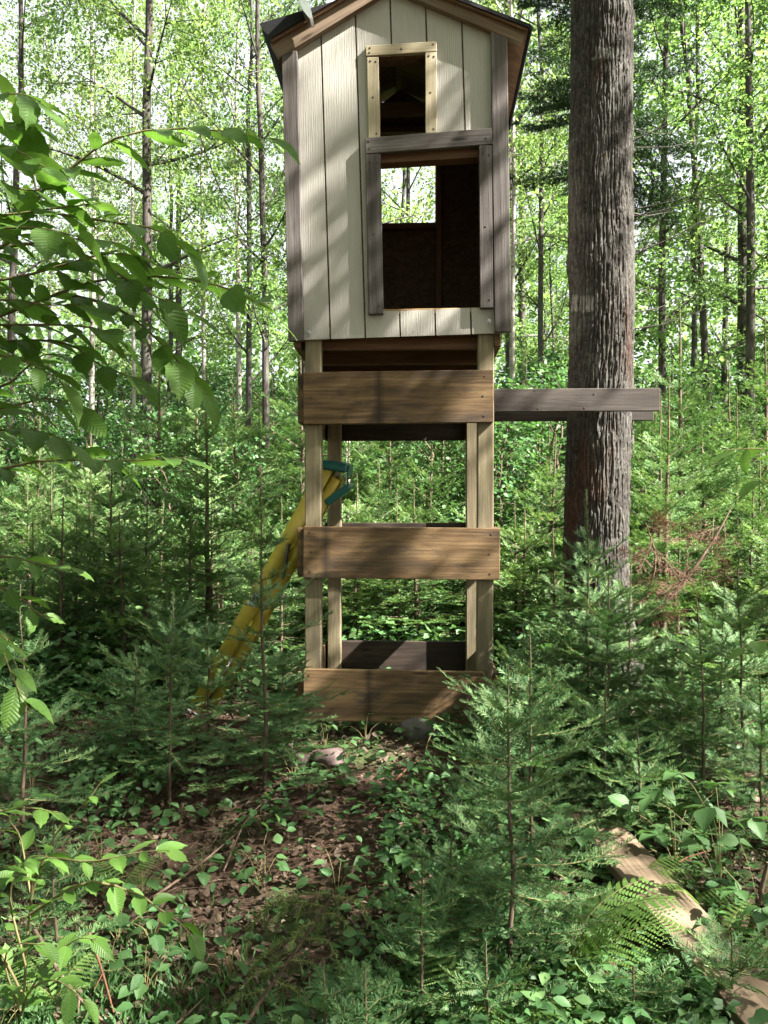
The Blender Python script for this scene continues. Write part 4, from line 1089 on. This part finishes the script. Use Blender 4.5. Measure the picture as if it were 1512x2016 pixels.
upper_tw = [
    ([(-230, 560), (0, 495), (35, 455), (75, 392), (100, 352), (135, 335), (190, 292), (240, 268), (320, 253), (420, 256), (490, 266), (548, 275)], 1.75, 1.62),
    ([(75, 392), (65, 345), (50, 260), (25, 200), (5, 150)], 1.73, 1.7),
    ([(60, 410), (142, 426), (245, 441), (307, 453), (368, 495)], 1.72, 1.6),
    ([(-60, 500), (60, 480), (150, 495), (230, 537), (276, 568), (337, 598), (390, 622)], 1.8, 1.65),
    ([(-240, 700), (0, 622), (120, 576), (200, 551), (330, 545), (440, 565), (500, 592), (535, 610)], 1.8, 1.68),
    ([(120, 576), (230, 607), (315, 674), (404, 774)], 1.8, 1.66),
    ([(-200, 960), (0, 924), (93, 907), (260, 907), (370, 900)], 1.95, 1.85),
    ([(-200, 830), (0, 762), (40, 735), (82, 700), (140, 700)], 1.9, 1.8),
    ([(-200, 840), (20, 800), (100, 785), (170, 810)], 1.75, 1.7),
    ([(-100, 300), (-20, 290), (40, 300), (90, 330)], 1.65, 1.6),
    ([(-80, 250), (0, 250), (60, 240)], 1.75, 1.7),
    ([(-60, 430), (40, 420), (110, 410), (200, 400)], 1.68, 1.6),
    ([(-60, 560), (40, 545), (130, 520), (210, 500), (280, 505)], 1.7, 1.6),
    ([(-80, 640), (30, 640), (120, 640), (200, 650), (260, 690)], 1.7, 1.62),
    ([(-60, 680), (60, 670), (140, 680), (200, 720), (270, 745)], 1.78, 1.7),
    ([(-60, 360), (10, 365), (60, 375), (120, 370)], 1.62, 1.6),
    ([(-80, 600), (20, 590), (90, 600), (160, 600)], 1.66, 1.6),
    ([(-80, 860), (20, 845), (80, 850), (140, 870)], 1.85, 1.8),
    ([(-80, 210), (-10, 190), (40, 185), (80, 200)], 1.6, 1.55), ([(-80, 460), (0, 450), (80, 450), (170, 470)], 1.6, 1.5), ([(-80, 720), (0, 700), (70, 720), (130, 760)], 1.65, 1.6), ([(60, 480), (160, 470), (240, 480)], 1.6, 1.55)]
world_children(sapA, lambda: leafy_twigs(sapA, upper_tw, rgL, LEAF, (.060, .105), gap=.031))
sapB = thing('broadleaf_sapling', 'low arching sapling with drooping leaves at the edge of the leaf litter', 'sapling', (-1.15, 2.1, float(g(-1.15, 2.1))))
mb = MB(); tube(mb, bez([(0, 0, 0), (.03, .02, .5), (.0, .03, 1.0), (.03, .0, 1.55)], 16), np.linspace(.010, .003, 16), 6); link('stem', mb.build('stem', M['twig'], True), sapB)
low_tw = [
    ([(-180, 1120), (0, 1096), (75, 1110), (152, 1116)], 2.0, 1.9),
    ([(-180, 1120), (7, 1159), (74, 1207), (105, 1216)], 2.0, 1.92),
    ([(-180, 1200), (0, 1250), (7, 1285), (33, 1352), (63, 1404)], 1.75, 1.65),
    ([(-150, 1250), (-40, 1240), (20, 1290), (40, 1330)], 1.85, 1.8),
    ([(-180, 1560), (-40, 1600), (40, 1590), (120, 1600)], 2.1, 2.0)]
world_children(sapB, lambda: leafy_twigs(sapB, low_tw, rgL, LEAF, (.055, .085)))
sapC = thing('broadleaf_seedling', 'leafy seedling with arching stems growing out of the sunlit litter', 'seedling', tuple(W(40, 1960, 2.35)[:2]) + (float(g(*W(40, 1960, 2.35)[:2])),))
seed_tw = [
    ([(45, 1990), (60, 1780), (89, 1685), (122, 1626), (170, 1578), (204, 1533)], 2.35, 2.35),
    ([(62, 1760), (74, 1692), (178, 1696), (274, 1678), (335, 1674)], 2.35, 2.2),
    ([(60, 1800), (167, 1737), (267, 1759), (307, 1785), (355, 1818), (388, 1855)], 2.3, 2.15),
    ([(50, 1900), (20, 1760), (60, 1690), (110, 1690)], 2.25, 2.15),
    ([(45, 1960), (-30, 1800), (-20, 1720), (40, 1700)], 2.1, 2.05),
    ([(45, 1980), (90, 1900), (150, 1850), (190, 1850)], 2.2, 2.1),
    ([(40, 1990), (10, 1900), (30, 1860), (90, 1860)], 2.1, 2.0),
    ([(60, 1760), (40, 1650), (20, 1610), (60, 1570)], 2.45, 2.5),
    ([(40, 2000), (60, 1950), (110, 1930), (180, 1980)], 2.15, 2.0)]
world_children(sapC, lambda: leafy_twigs(sapC, seed_tw, rgL, LEAF, (.05, .085), gap=.042))
sapD = thing('broadleaf_sapling', 'leafy twig of a sapling hanging beside the pale firs', 'sapling', (1.15, 2.2, float(g(1.15, 2.2))))
mb = MB(); tube(mb, bez([(0, 0, 0), (.02, .02, .8), (.0, .0, 1.7)], 16), np.linspace(.010, .003, 16), 6); link('stem', mb.build('stem', M['twig'], True), sapD)
world_children(sapD, lambda: leafy_twigs(sapD, [([(1640, 930), (1560, 900), (1500, 884), (1425, 886)], 2.2, 2.15), ([(1640, 970), (1560, 950), (1500, 948)], 2.2, 2.15),
                                            ([(1640, 1300), (1560, 1270), (1500, 1262), (1460, 1275)], 2.6, 2.5)], rgL, LEAF, (.06, .085)))

# ------------------------------------------------------------------ ferns
def frond(seed, L=.45, n=14):
    rg = np.random.default_rng(seed); mb = MB(); x = np.linspace(0, 1, 16)
    ra = np.column_stack((x * L * .92, L * .04 * np.sin(x * 3), L * (.55 * x - .62 * x ** 2)))
    tube(mb, ra, np.linspace(.0022, .0006, 16), 4, 1)
    for i in range(n):
        s = .14 + .85 * i / n; p, _ = along(ra, s); q, _ = along(ra, min(1, s + .03)); t = nrm(q - p)
        pl = L * .36 * math.sin(math.pi * min(1, (s - .05)) ** .75) ** .8 * (1.02 - s * .25) + .006
        for sg in (-1, 1):
            d = nrm(t * .45 + np.array((0, sg, 0)) + np.array((0, 0, -.22 + rg.normal(0, .06))))
            m = max(4, int(pl / .0085)); ss = (np.arange(m) + .5) / m
            c = p + d * pl * ss[:, None] + np.array((0, 0, -.25)) * pl * (ss ** 2)[:, None]
            lw = (.0085 * (1 - ss ** 1.5) + .0015)[:, None]; a = nrm(t - d * np.dot(t, d)); step = pl / m
            for sg2 in (-1, 1):
                b0 = c - d * step * .48; b1 = c + d * step * .48; tp = c + a * sg2 * lw + d * step * .45
                v = np.stack((b0, b1, tp, c + a * sg2 * lw * .8 - d * step * .15), 1).reshape(-1, 3); mb.add(v, np.arange(m)[:, None] * 4 + (0, 1, 2, 3), 0, np.clip(.5 + rg.normal(0, .12, m), 0, 1))
    return mb.build('frond', [M['fern'], M['twig_green']])
FR = [frond(60 + k, .42 + .04 * k) for k in range(3)]
def fern(px, py, Y, n, s, label, seed, az0=None, z=None, group=None, arc=6.28, lift=(18, 42)):
    rg = np.random.default_rng(seed); x, y = by_px(px, Y)
    o = thing('fern', label, 'fern', (x, y, float(g(x, y))), 0, group)
    for i in range(n):
        az = (az0 if az0 is not None else 0) + (i + .5) / n * arc - arc / 2 + rg.normal(0, .12); e = R(rg.uniform(lift[0], lift[1]))
        d = (math.cos(az) * math.cos(e), math.sin(az) * math.cos(e), math.sin(e))
        link('frond', FR[rg.integers(0, 3)], o, M=frame_M((0, 0, .01), d, (0, 0, 1), s * rg.uniform(.8, 1.1)))
fern(1105, 1850, 2.70, 3, 1.15, 'bright fern with broad fronds spreading across the plank', 1, az0=-.1, arc=1.3, lift=(34, 52))
fern(1120, 1930, 2.58, 2, 1.0, 'second bright fern crowded under the broad fern', 2, az0=-.15, arc=1.2, lift=(25, 42))
fern(985, 1960, 2.45, 5, .75, 'shaded fern at the stem of the bushy fir', 3)
fern(1290, 1480, 3.7, 4, .8, 'fern at the far end of the plank', 4)
fern(1080, 1980, 2.4, 3, .6, 'small fern below the bright ferns', 5)
fern(1240, 1620, 3.2, 3, .6, 'small fern arching over the middle of the plank', 6, az0=.3, arc=2)
fern(110, 1960, 2.6, 4, .6, 'small fern in the sunlit moss', 7)
fern(1350, 1700, 3.1, 3, .6, 'thin fern beside the bramble', 8)
fern(760, 1950, 2.55, 4, .6, 'fern by the small upright fir seedling', 9)
fern(900, 1900, 2.62, 5, .65, 'fern in the shade before the bushy fir', 10)
fern(1420, 1900, 2.75, 4, .7, 'fern on the far side of the plank', 11)
fern(240, 1700, 3.2, 4, .6, 'fern behind the leafy seedling', 12)
# bramble with three part leaves
def herb(px, Y, n, label, seed, h=.12, size=(.05, .08), lib=HERB, group=None, tri=False, name='woodland_herb', cat='plant'):
    rg = np.random.default_rng(seed); x, y = by_px(px, Y)
    o = thing(name, label, cat, (x, y, float(g(x, y)) - .01), rg.uniform(0, 6.28), group)
    mb = MB()
    for i in range(n):
        az = i * 2.4 + rg.normal(0, .3); hh = h * rg.uniform(.5, 1.15); rr = h * rg.uniform(.15, .7)
        tip = np.array((math.cos(az) * rr, math.sin(az) * rr, hh)); tube(mb, bez([(0, 0, 0), (tip[0] * .4, tip[1] * .4, hh * .7), tip], 5), np.linspace(.002, .001, 5), 4)
        for dz in ((0,) if not tri else (0, 1.35, -1.35)):
            d = (math.cos(az + dz), math.sin(az + dz), rg.normal(-.05, .18))
            link('leaf', lib[rg.integers(0, len(lib))], o, M=frame_M(tip, d, nrm(np.array((0, -.2, 1.0)) + rg.normal(0, .22, 3)), rg.uniform(*size) * (1 if dz == 0 else .85)))
    link('stem', mb.build('stem', M['twig_green'], True), o)
herb(1420, 3.25, 9, 'bramble clump with broad three part leaves beside the thin stemmed fir', 1, .42, (.08, .11), HERB, None, True, 'bramble', 'bramble')
herb(1330, 3.4, 7, 'bramble clump at the far end of the plank', 2, .34, (.07, .10), HERB, None, True, 'bramble', 'bramble')
herb(1500, 2.9, 7, 'bramble clump by the near end of the plank', 3, .30, (.07, .09), HERB, None, True, 'bramble', 'bramble')
herb(1165, 3.3, 3, 'single large heart shaped leaf plant beside the plank', 4, .3, (.10, .12), OVAL)
rgH = np.random.default_rng(44)
GLM = [(*by_px(q[0], q[1]), q[2]) for q in ((648, 4.28, 'the pinkish stone'), (822, 4.72, 'the grey stone under the blind'), (333, 3.95, 'the sparse little fir'), (520, 4.05, 'the tall thin fir'), (40, 3.5, 'the open fir sapling'),
       (1008, 2.72, 'the bushy fir'), (540, 2.5, 'the bent spruce'), (60, 2.4, 'the arching leafy seedling'), (1420, 3.25, 'the broad bramble clump'), (1130, 2.7, 'the bright fern'), (1151, 3.7, 'the far end of the plank'),
       (1480, 2.4, 'the near end of the plank'), (395, 5.5, 'the foot of the ladder'), (1205, 4.2, 'the foot of the thick trunk'), (300, 3.2, 'the long pale stick'), (828, 2.5, 'the small upright fir seedling'))]
def clear_(x, y):   # bare litter patch and the plank
    return (((x + .36 - (y - 3) * .22) / .30) ** 2 + ((y - 3.1) / .85) ** 2 < 1) or abs(x - (.862 + (3.68 - y) * .188)) < .12 and 2.2 < y < 3.75
k = 0
while k < 170:
    Y = 2.25 + 2.7 * rgH.random() ** 1.1; px = rgH.uniform(-20, 1540); x, y = by_px(px, Y)
    if clear_(x, y) and rgH.random() < .85: continue
    near = min(GLM, key=lambda q: (q[0] - x) ** 2 + (q[1] - y) ** 2)[2]
    lab = ('small toothed leaf plant near ', 'small round leaf plant near ')[k % 2] + near
    herb(px, Y, int(rgH.integers(3, 7)), lab, 500 + k, rgH.uniform(.06, .17), (.035, .075), (HERB, OVAL)[k % 2], lab.replace('plant', 'plants', 1)); k += 1

# ------------------------------------------------------------------ ground cover and litter
def scatter(n, ymin, ymax, rg, clump=None, seed=0):
    y = ymin + (ymax - ymin) * rg.random(n) ** 1.25; x = rg.uniform(-1, 1, n) * (.50 * y + .35)
    return x, y
rgG = np.random.default_rng(3)
mb = MB(); x, y = scatter(52000, 1.7, 8.5, rgG)
keep = (np.array([clear_(a, b) for a, b in zip(x, y)]) == False) | (rgG.random(len(x)) < .13)
cl = vnoise(x * 2.4 + 40, y * 2.4 + 40, 15); keep &= rgG.random(len(x)) < smooth(.33, .6, cl) + .06
x, y = x[keep], y[keep]
hgt = rgG.random(len(x)) ** 1.5 * .20 * (.3 + cl[keep])
P = np.column_stack((x, y, g(x, y) + hgt + .005)); D = nrm(rgG.normal(0, 1, (len(x), 3)) * (1, 1, .25))
n = len(P); sz = .044 * rgG.uniform(.5, 1.35, (n, 1)); nn = nrm(np.array((0, 0, 1.0)) + rgG.normal(0, .40, (n, 3))); sd = nrm(np.cross(nn, D)); up = np.cross(D, sd)
cu = rgG.uniform(.02, .22, (n, 1)); dr = rgG.uniform(.0, .35, (n, 1)); wa = rgG.uniform(.22, .40, (n, 1))
V8 = np.stack([P] + [P + (D * a + sd * wa * b + up * (abs(b) * cu - dr * a * a)) * sz for a, b in ((.22, .72), (.55, .98), (.82, .5), (1.0, 0), (.82, -.5), (.55, -.98), (.22, -.72))] + [P + (D * .5 - up * dr * .25) * sz], 1).reshape(-1, 3)
ii = np.arange(n)[:, None] * 9; rn = np.clip(rgG.normal(.45, .25, n), 0, 1)
mb.add(V8, np.concatenate([ii + (8, q, (q + 1) % 8) for q in range(8)]), 0, np.tile(rn, 8))
struct(link('ground_cover', mb.build('ground_cover', M['cover'])), 'stuff', 'low green leaves carpeting the forest floor', 'ground cover')
mb = MB(); n = 42000; y = 5.4 + 12 * rgG.random(n) ** 1.4; x = rgG.uniform(-1, 1, n) * (.5 * y + .6)
cl2 = vnoise(x * 1.3 + 60, y * 1.3 + 20, 25); inside = (np.abs(x - .15) < .75) & (y < 6.2) & (y > 4.5)
kk = (rgG.random(n) < smooth(.2, .55, cl2) + .1) & ~inside; x, y, cl2 = x[kk], y[kk], cl2[kk]
P = np.column_stack((x, y, g(x, y) + rgG.random(len(x)) ** .8 * (.12 + .55 * cl2))); D = nrm(rgG.normal(0, 1, (len(x), 3)) * (1, 1, .35))
leaves(mb, P, D, .075, rgG, .45, .34)
struct(link('undergrowth', mb.build('undergrowth', M['cover'])), 'stuff', 'knee high leafy undergrowth filling the thicket', 'undergrowth')
mb = MB(); n = 20000; x, y = scatter(n, 1.7, 7.0, rgG)
P = np.column_stack((x, y, g(x, y) + rgG.uniform(.0, .018, n))); D = nrm(rgG.normal(0, 1, (n, 3)) * (1, 1, .15))
sz = rgG.uniform(.012, .045, (n, 1)) * rgG.uniform(.6, 1.2, (n, 1)); nn = nrm(np.array((0, 0, 1.0)) + rgG.normal(0, .45, (n, 3)))
sd = nrm(np.cross(nn, D)); up = np.cross(D, sd); cu = rgG.normal(.15, .3, (n, 1)); cv = rgG.normal(.1, .25, (n, 1)); wa = rgG.uniform(.25, .45, (n, 1)); wb2 = rgG.uniform(.2, .45, (n, 1))
V6 = np.stack((P, P + (D * .35 + sd * wa + up * cu * .6) * sz, P + (D * .75 + sd * wb2 * .8 + up * (cu + cv) * .5) * sz, P + (D + up * cv) * sz,
               P + (D * .7 - sd * wa * .8 + up * (cu + cv) * .5) * sz, P + (D * .3 - sd * wb2 + up * cu * .6) * sz), 1).reshape(-1, 3)
ii = np.arange(n)[:, None] * 6; rn = np.clip(rgG.beta(1.3, 2.2, n), 0, 1)
mb.add(V6, np.concatenate([ii + q for q in ((0, 2, 1), (0, 3, 2), (0, 4, 3), (0, 5, 4))]), 0, np.tile(rn, 4))
struct(link('leaf_litter', mb.build('leaf_litter', M['dead_leaf'])), 'stuff', 'brown dead leaves strewn over the forest floor', 'leaf litter')
mb = MB(); n = 6000; x, y = scatter(n, 1.7, 6.0, rgG)
for i in range(n):
    L = .02 + .13 * rgG.random() ** 2.5; a = rgG.uniform(0, 6.28); z = float(g(x[i], y[i])) + .006
    p = np.array((x[i], y[i], z)); d = np.array((math.cos(a), math.sin(a), rgG.normal(0, .12)))
    tube(mb, [p, p + d * L * .5 + (0, 0, .004), p + d * L], [.0016, .0014, .0008], 3, 0, rgG.random(), cap=False)
struct(link('fallen_twigs', mb.build('fallen_twigs', M['stick'])), 'stuff', 'fine fallen twigs and needles lying in the litter', 'twigs')
# moss and grass blades in the sunny lower corner
mb = MB(); n = 5000; x = rgG.normal(-.85, .35, n); y = rgG.normal(2.35, .28, n)
P = np.column_stack((x, y, g(x, y))); D = nrm(np.column_stack((rgG.normal(0, .5, (n, 2)), np.ones(n))))
leaves(mb, P, D, .05, rgG, 1.0, .10)
struct(link('moss', mb.build('moss', M['cover'])), 'stuff', 'soft moss and short grass in the sunny patch', 'moss')

# sticks
def stick(name, pts, r, mat, label, n=6):
    pts = np.asarray(pts, float); o = thing(name, label, 'stick', tuple(pts[0]))
    mb = MB(); q = bez(pts - pts[0], 12); tube(mb, q, np.linspace(r, r * .55, 12), n)
    b = q[6]; d = nrm(q[7] - q[5]); side = nrm(np.cross(d, (0, 0, 1)))
    tube(mb, [b, b + (d * .5 + side * .4) * .09], [r * .5, r * .2], 4)
    o.data  # empty
    link('shaft', mb.build('shaft', M[mat], True), o)
def gp(px, Y, h=.01):
    x, y = by_px(px, Y); return (x, y, float(g(x, y)) + h)
stick('fallen_stick', [gp(67, 2.75, .16), gp(122, 2.6, .1), gp(178, 2.52, .05), gp(262, 2.4, .02)], .007, 'stick', 'long brown stick lying across the sunlit moss')
stick('fallen_stick', [gp(176, 2.75, .14), gp(200, 2.66, .08), gp(224, 2.55, .02)], .005, 'stick_red', 'short reddish stick poking out of the moss')
stick('fallen_stick', [gp(300, 3.15, .02), gp(400, 3.4, .03), gp(500, 3.7, .03)], .006, 'stick', 'pale stick lying along the litter towards the blind')
stick('fallen_stick', [gp(440, 3.35, .02), gp(490, 3.65, .07), gp(550, 3.75, .08), gp(590, 3.7, .02)], .004, 'stick', 'bent thin stick arching over the litter')
stick('fallen_stick', [gp(310, 2.45, .02), gp(350, 2.5, .02), gp(410, 2.62, .03)], .005, 'stick', 'short pale stick in front of the bent spruce')
stick('fallen_stick', [gp(1260, 3.1, .03), gp(1330, 3.3, .06), gp(1400, 3.35, .1)], .005, 'stick_red', 'red brown stick leaning beside the plank')
stick('fallen_stick', [gp(900, 2.35, .02), gp(1000, 2.42, .03), gp(1180, 2.6, .05)], .006, 'stick', 'crooked dark stick below the bright fern')
stick('fallen_stick', [gp(760, 3.95, .02), gp(815, 4.2, .02), gp(850, 4.25, .01)], .006, 'stick_red', 'broken bit of bark stick under the bottom board')
stick('cut_stem', [gp(1470, 2.95, -.02), gp(1490, 2.92, .12), gp(1512, 2.9, .28)], .012, 'twig', 'dark upright cut stem near the end of the plank')

# rocks
def rockmesh(seed, s, mat, name):
    rg = np.random.default_rng(seed); bm = bmesh.new(); bmesh.ops.create_icosphere(bm, subdivisions=4, radius=1)
    dirs = nrm(rg.normal(0, 1, (14, 3))); cut = rg.uniform(.62, .9, 14)
    for v in bm.verts:
        p = np.array(v.co)
        for d, c in zip(dirs, cut):
            e = p @ d - c
            if e > 0: p = p - d * e * .85
        v.co = p * s
    for f in bm.faces: f.smooth = True
    me = bpy.data.meshes.new(name); bm.to_mesh(me); bm.free(); me.materials.append(mat); return me
x, y = by_px(648, 4.28)
thing('rock', 'rounded pinkish stone in the litter before the blind', 'rock', (x, y, float(g(x, y)) + .03), .4, None, rockmesh(3, (.105, .08, .072), M['rock_pink'], 'rock'))
x, y = by_px(822, 4.72)
thing('rock', 'grey angular stone wedged under the bottom board', 'rock', (x, y, float(g(x, y)) + .02), .2, None, rockmesh(5, (.13, .10, .085), M['rock_grey'], 'rock'))
x, y = by_px(590, 4.3)
thing('rock', 'small flat stone half buried beside the pinkish stone', 'rock', (x, y, float(g(x, y)) + .005), 1.2, None, rockmesh(7, (.09, .07, .045), M['rock_pink'], 'rock'))

# plank on the ground
def plank():
    a = np.array((.862, 3.68)); b = np.array((1.125, 2.28)); L = float(np.linalg.norm(b - a)); c = (a + b) / 2
    z = max(float(g(*(a + (b - a) * t))) - ( (1 - t) * float(g(*a)) + t * float(g(*b)) ) for t in np.linspace(0, 1, 20))
    za, zb_ = float(g(*a)) + .05, float(g(*b)) + .05
    m = frame_M((c[0], c[1], (za + zb_) / 2 + max(0, z) * .6), (b[0] - a[0], b[1] - a[1], zb_ - za))
    o = link('plank', boxmesh(L, .19, .038, M['plank'], .003, 'plank'), None, M=m); tag(o, 'tan wooden plank lying on the ground under the bright fern', 'plank')
plank()

# bent spruce seedling
def bent_spruce():
    Y = 2.42; base = gp(430, 2.34, 0); o = thing('spruce_seedling', 'bent over spruce seedling with drooping yellow green twigs', 'spruce', base)
    rg = np.random.default_rng(6); b0 = np.array(base)
    def wl(px, py, dy=0): return W(px, py, Y + dy) - b0
    stem = bez([(0, 0, 0), wl(520, 1960), wl(590, 1860), wl(640, 1785), wl(655, 1758)], 16)
    mb = MB(); tube(mb, stem, np.linspace(.007, .003, 16), 6); link('stem', mb.build('stem', M['twig'], True), o)
    tw = [[(652, 1760), (610, 1758), (545, 1775), (520, 1800), (528, 1840)], [(640, 1785), (580, 1775), (520, 1790), (490, 1840), (485, 1890)],
          [(655, 1765), (690, 1770), (715, 1785), (725, 1815)], [(630, 1800), (660, 1800), (690, 1830)], [(605, 1840), (560, 1850), (520, 1880), (495, 1905)],
          [(600, 1850), (640, 1850), (660, 1880), (670, 1920)], [(570, 1890), (610, 1895), (640, 1930)], [(560, 1900), (500, 1920), (470, 1960), (450, 1990)],
          [(620, 1815), (590, 1830), (570, 1870)], [(540, 1930), (580, 1950), (600, 1985)], [(520, 1950), (470, 1965), (420, 1990)], [(600, 1770), (590, 1795), (583, 1815)], [(560, 1772), (556, 1795), (548, 1812)], [(640, 1790), (625, 1825), (630, 1860)],
          [(585, 1865), (540, 1890), (520, 1930)], [(655, 1760), (665, 1790), (655, 1815)]]
    for t in tw:
        d = rg.normal(0, .06, 1)[0]
        pts = bez([wl(px, py, d * i / len(t)) for i, (px, py) in enumerate(t)], 12)
        mb = MB(); tube(mb, pts, np.linspace(.0022, .001, 12), 4, 1); needles(mb, pts, 900, .0145, .0028, rg, False, .5, 0, True)
        link('branch', mb.build('branch', [M['needle_spruce'], M['twig_green']]), o)
bent_spruce()

# dead brown bough
def dead_bough():
    b0 = W(1255, 1225, 5.25); o = thing('dead_fir_bough', 'brown dead fir bough lying in the thicket beside the thick trunk', 'bough', tuple(b0))
    rg = np.random.default_rng(2); mb = MB()
    st = bez([(0, 0, 0), W(1330, 1165, 5.2) - b0, W(1400, 1070, 5.2) - b0, W(1440, 1000, 5.25) - b0], 16); tube(mb, st, np.linspace(.016, .004, 16), 6)
    st2 = bez([(0, 0, 0), W(1290, 1110, 5.15) - b0, W(1272, 1030, 5.15) - b0], 10); tube(mb, st2, np.linspace(.010, .003, 10), 6)
    link('stem', mb.build('stem', M['stick'], True), o)
    lib = [fir_branch(.4, 900 + k, 260, .02, .0032, True, True).build('branch', [M['needle_dead'], M['stick']]) for k in range(3)]
    for i in range(46):
        s_ = st if rg.random() < .62 else st2; p, _ = along(s_, rg.uniform(.1, 1))
        d = nrm(rg.normal(0, 1, 3) + np.array((.1, -.3, -.1))); link('branch', lib[rg.integers(0, 3)], o, M=frame_M(p, d, nrm(rg.normal(0, 1, 3)), rg.uniform(.35, .8)))
dead_bough()
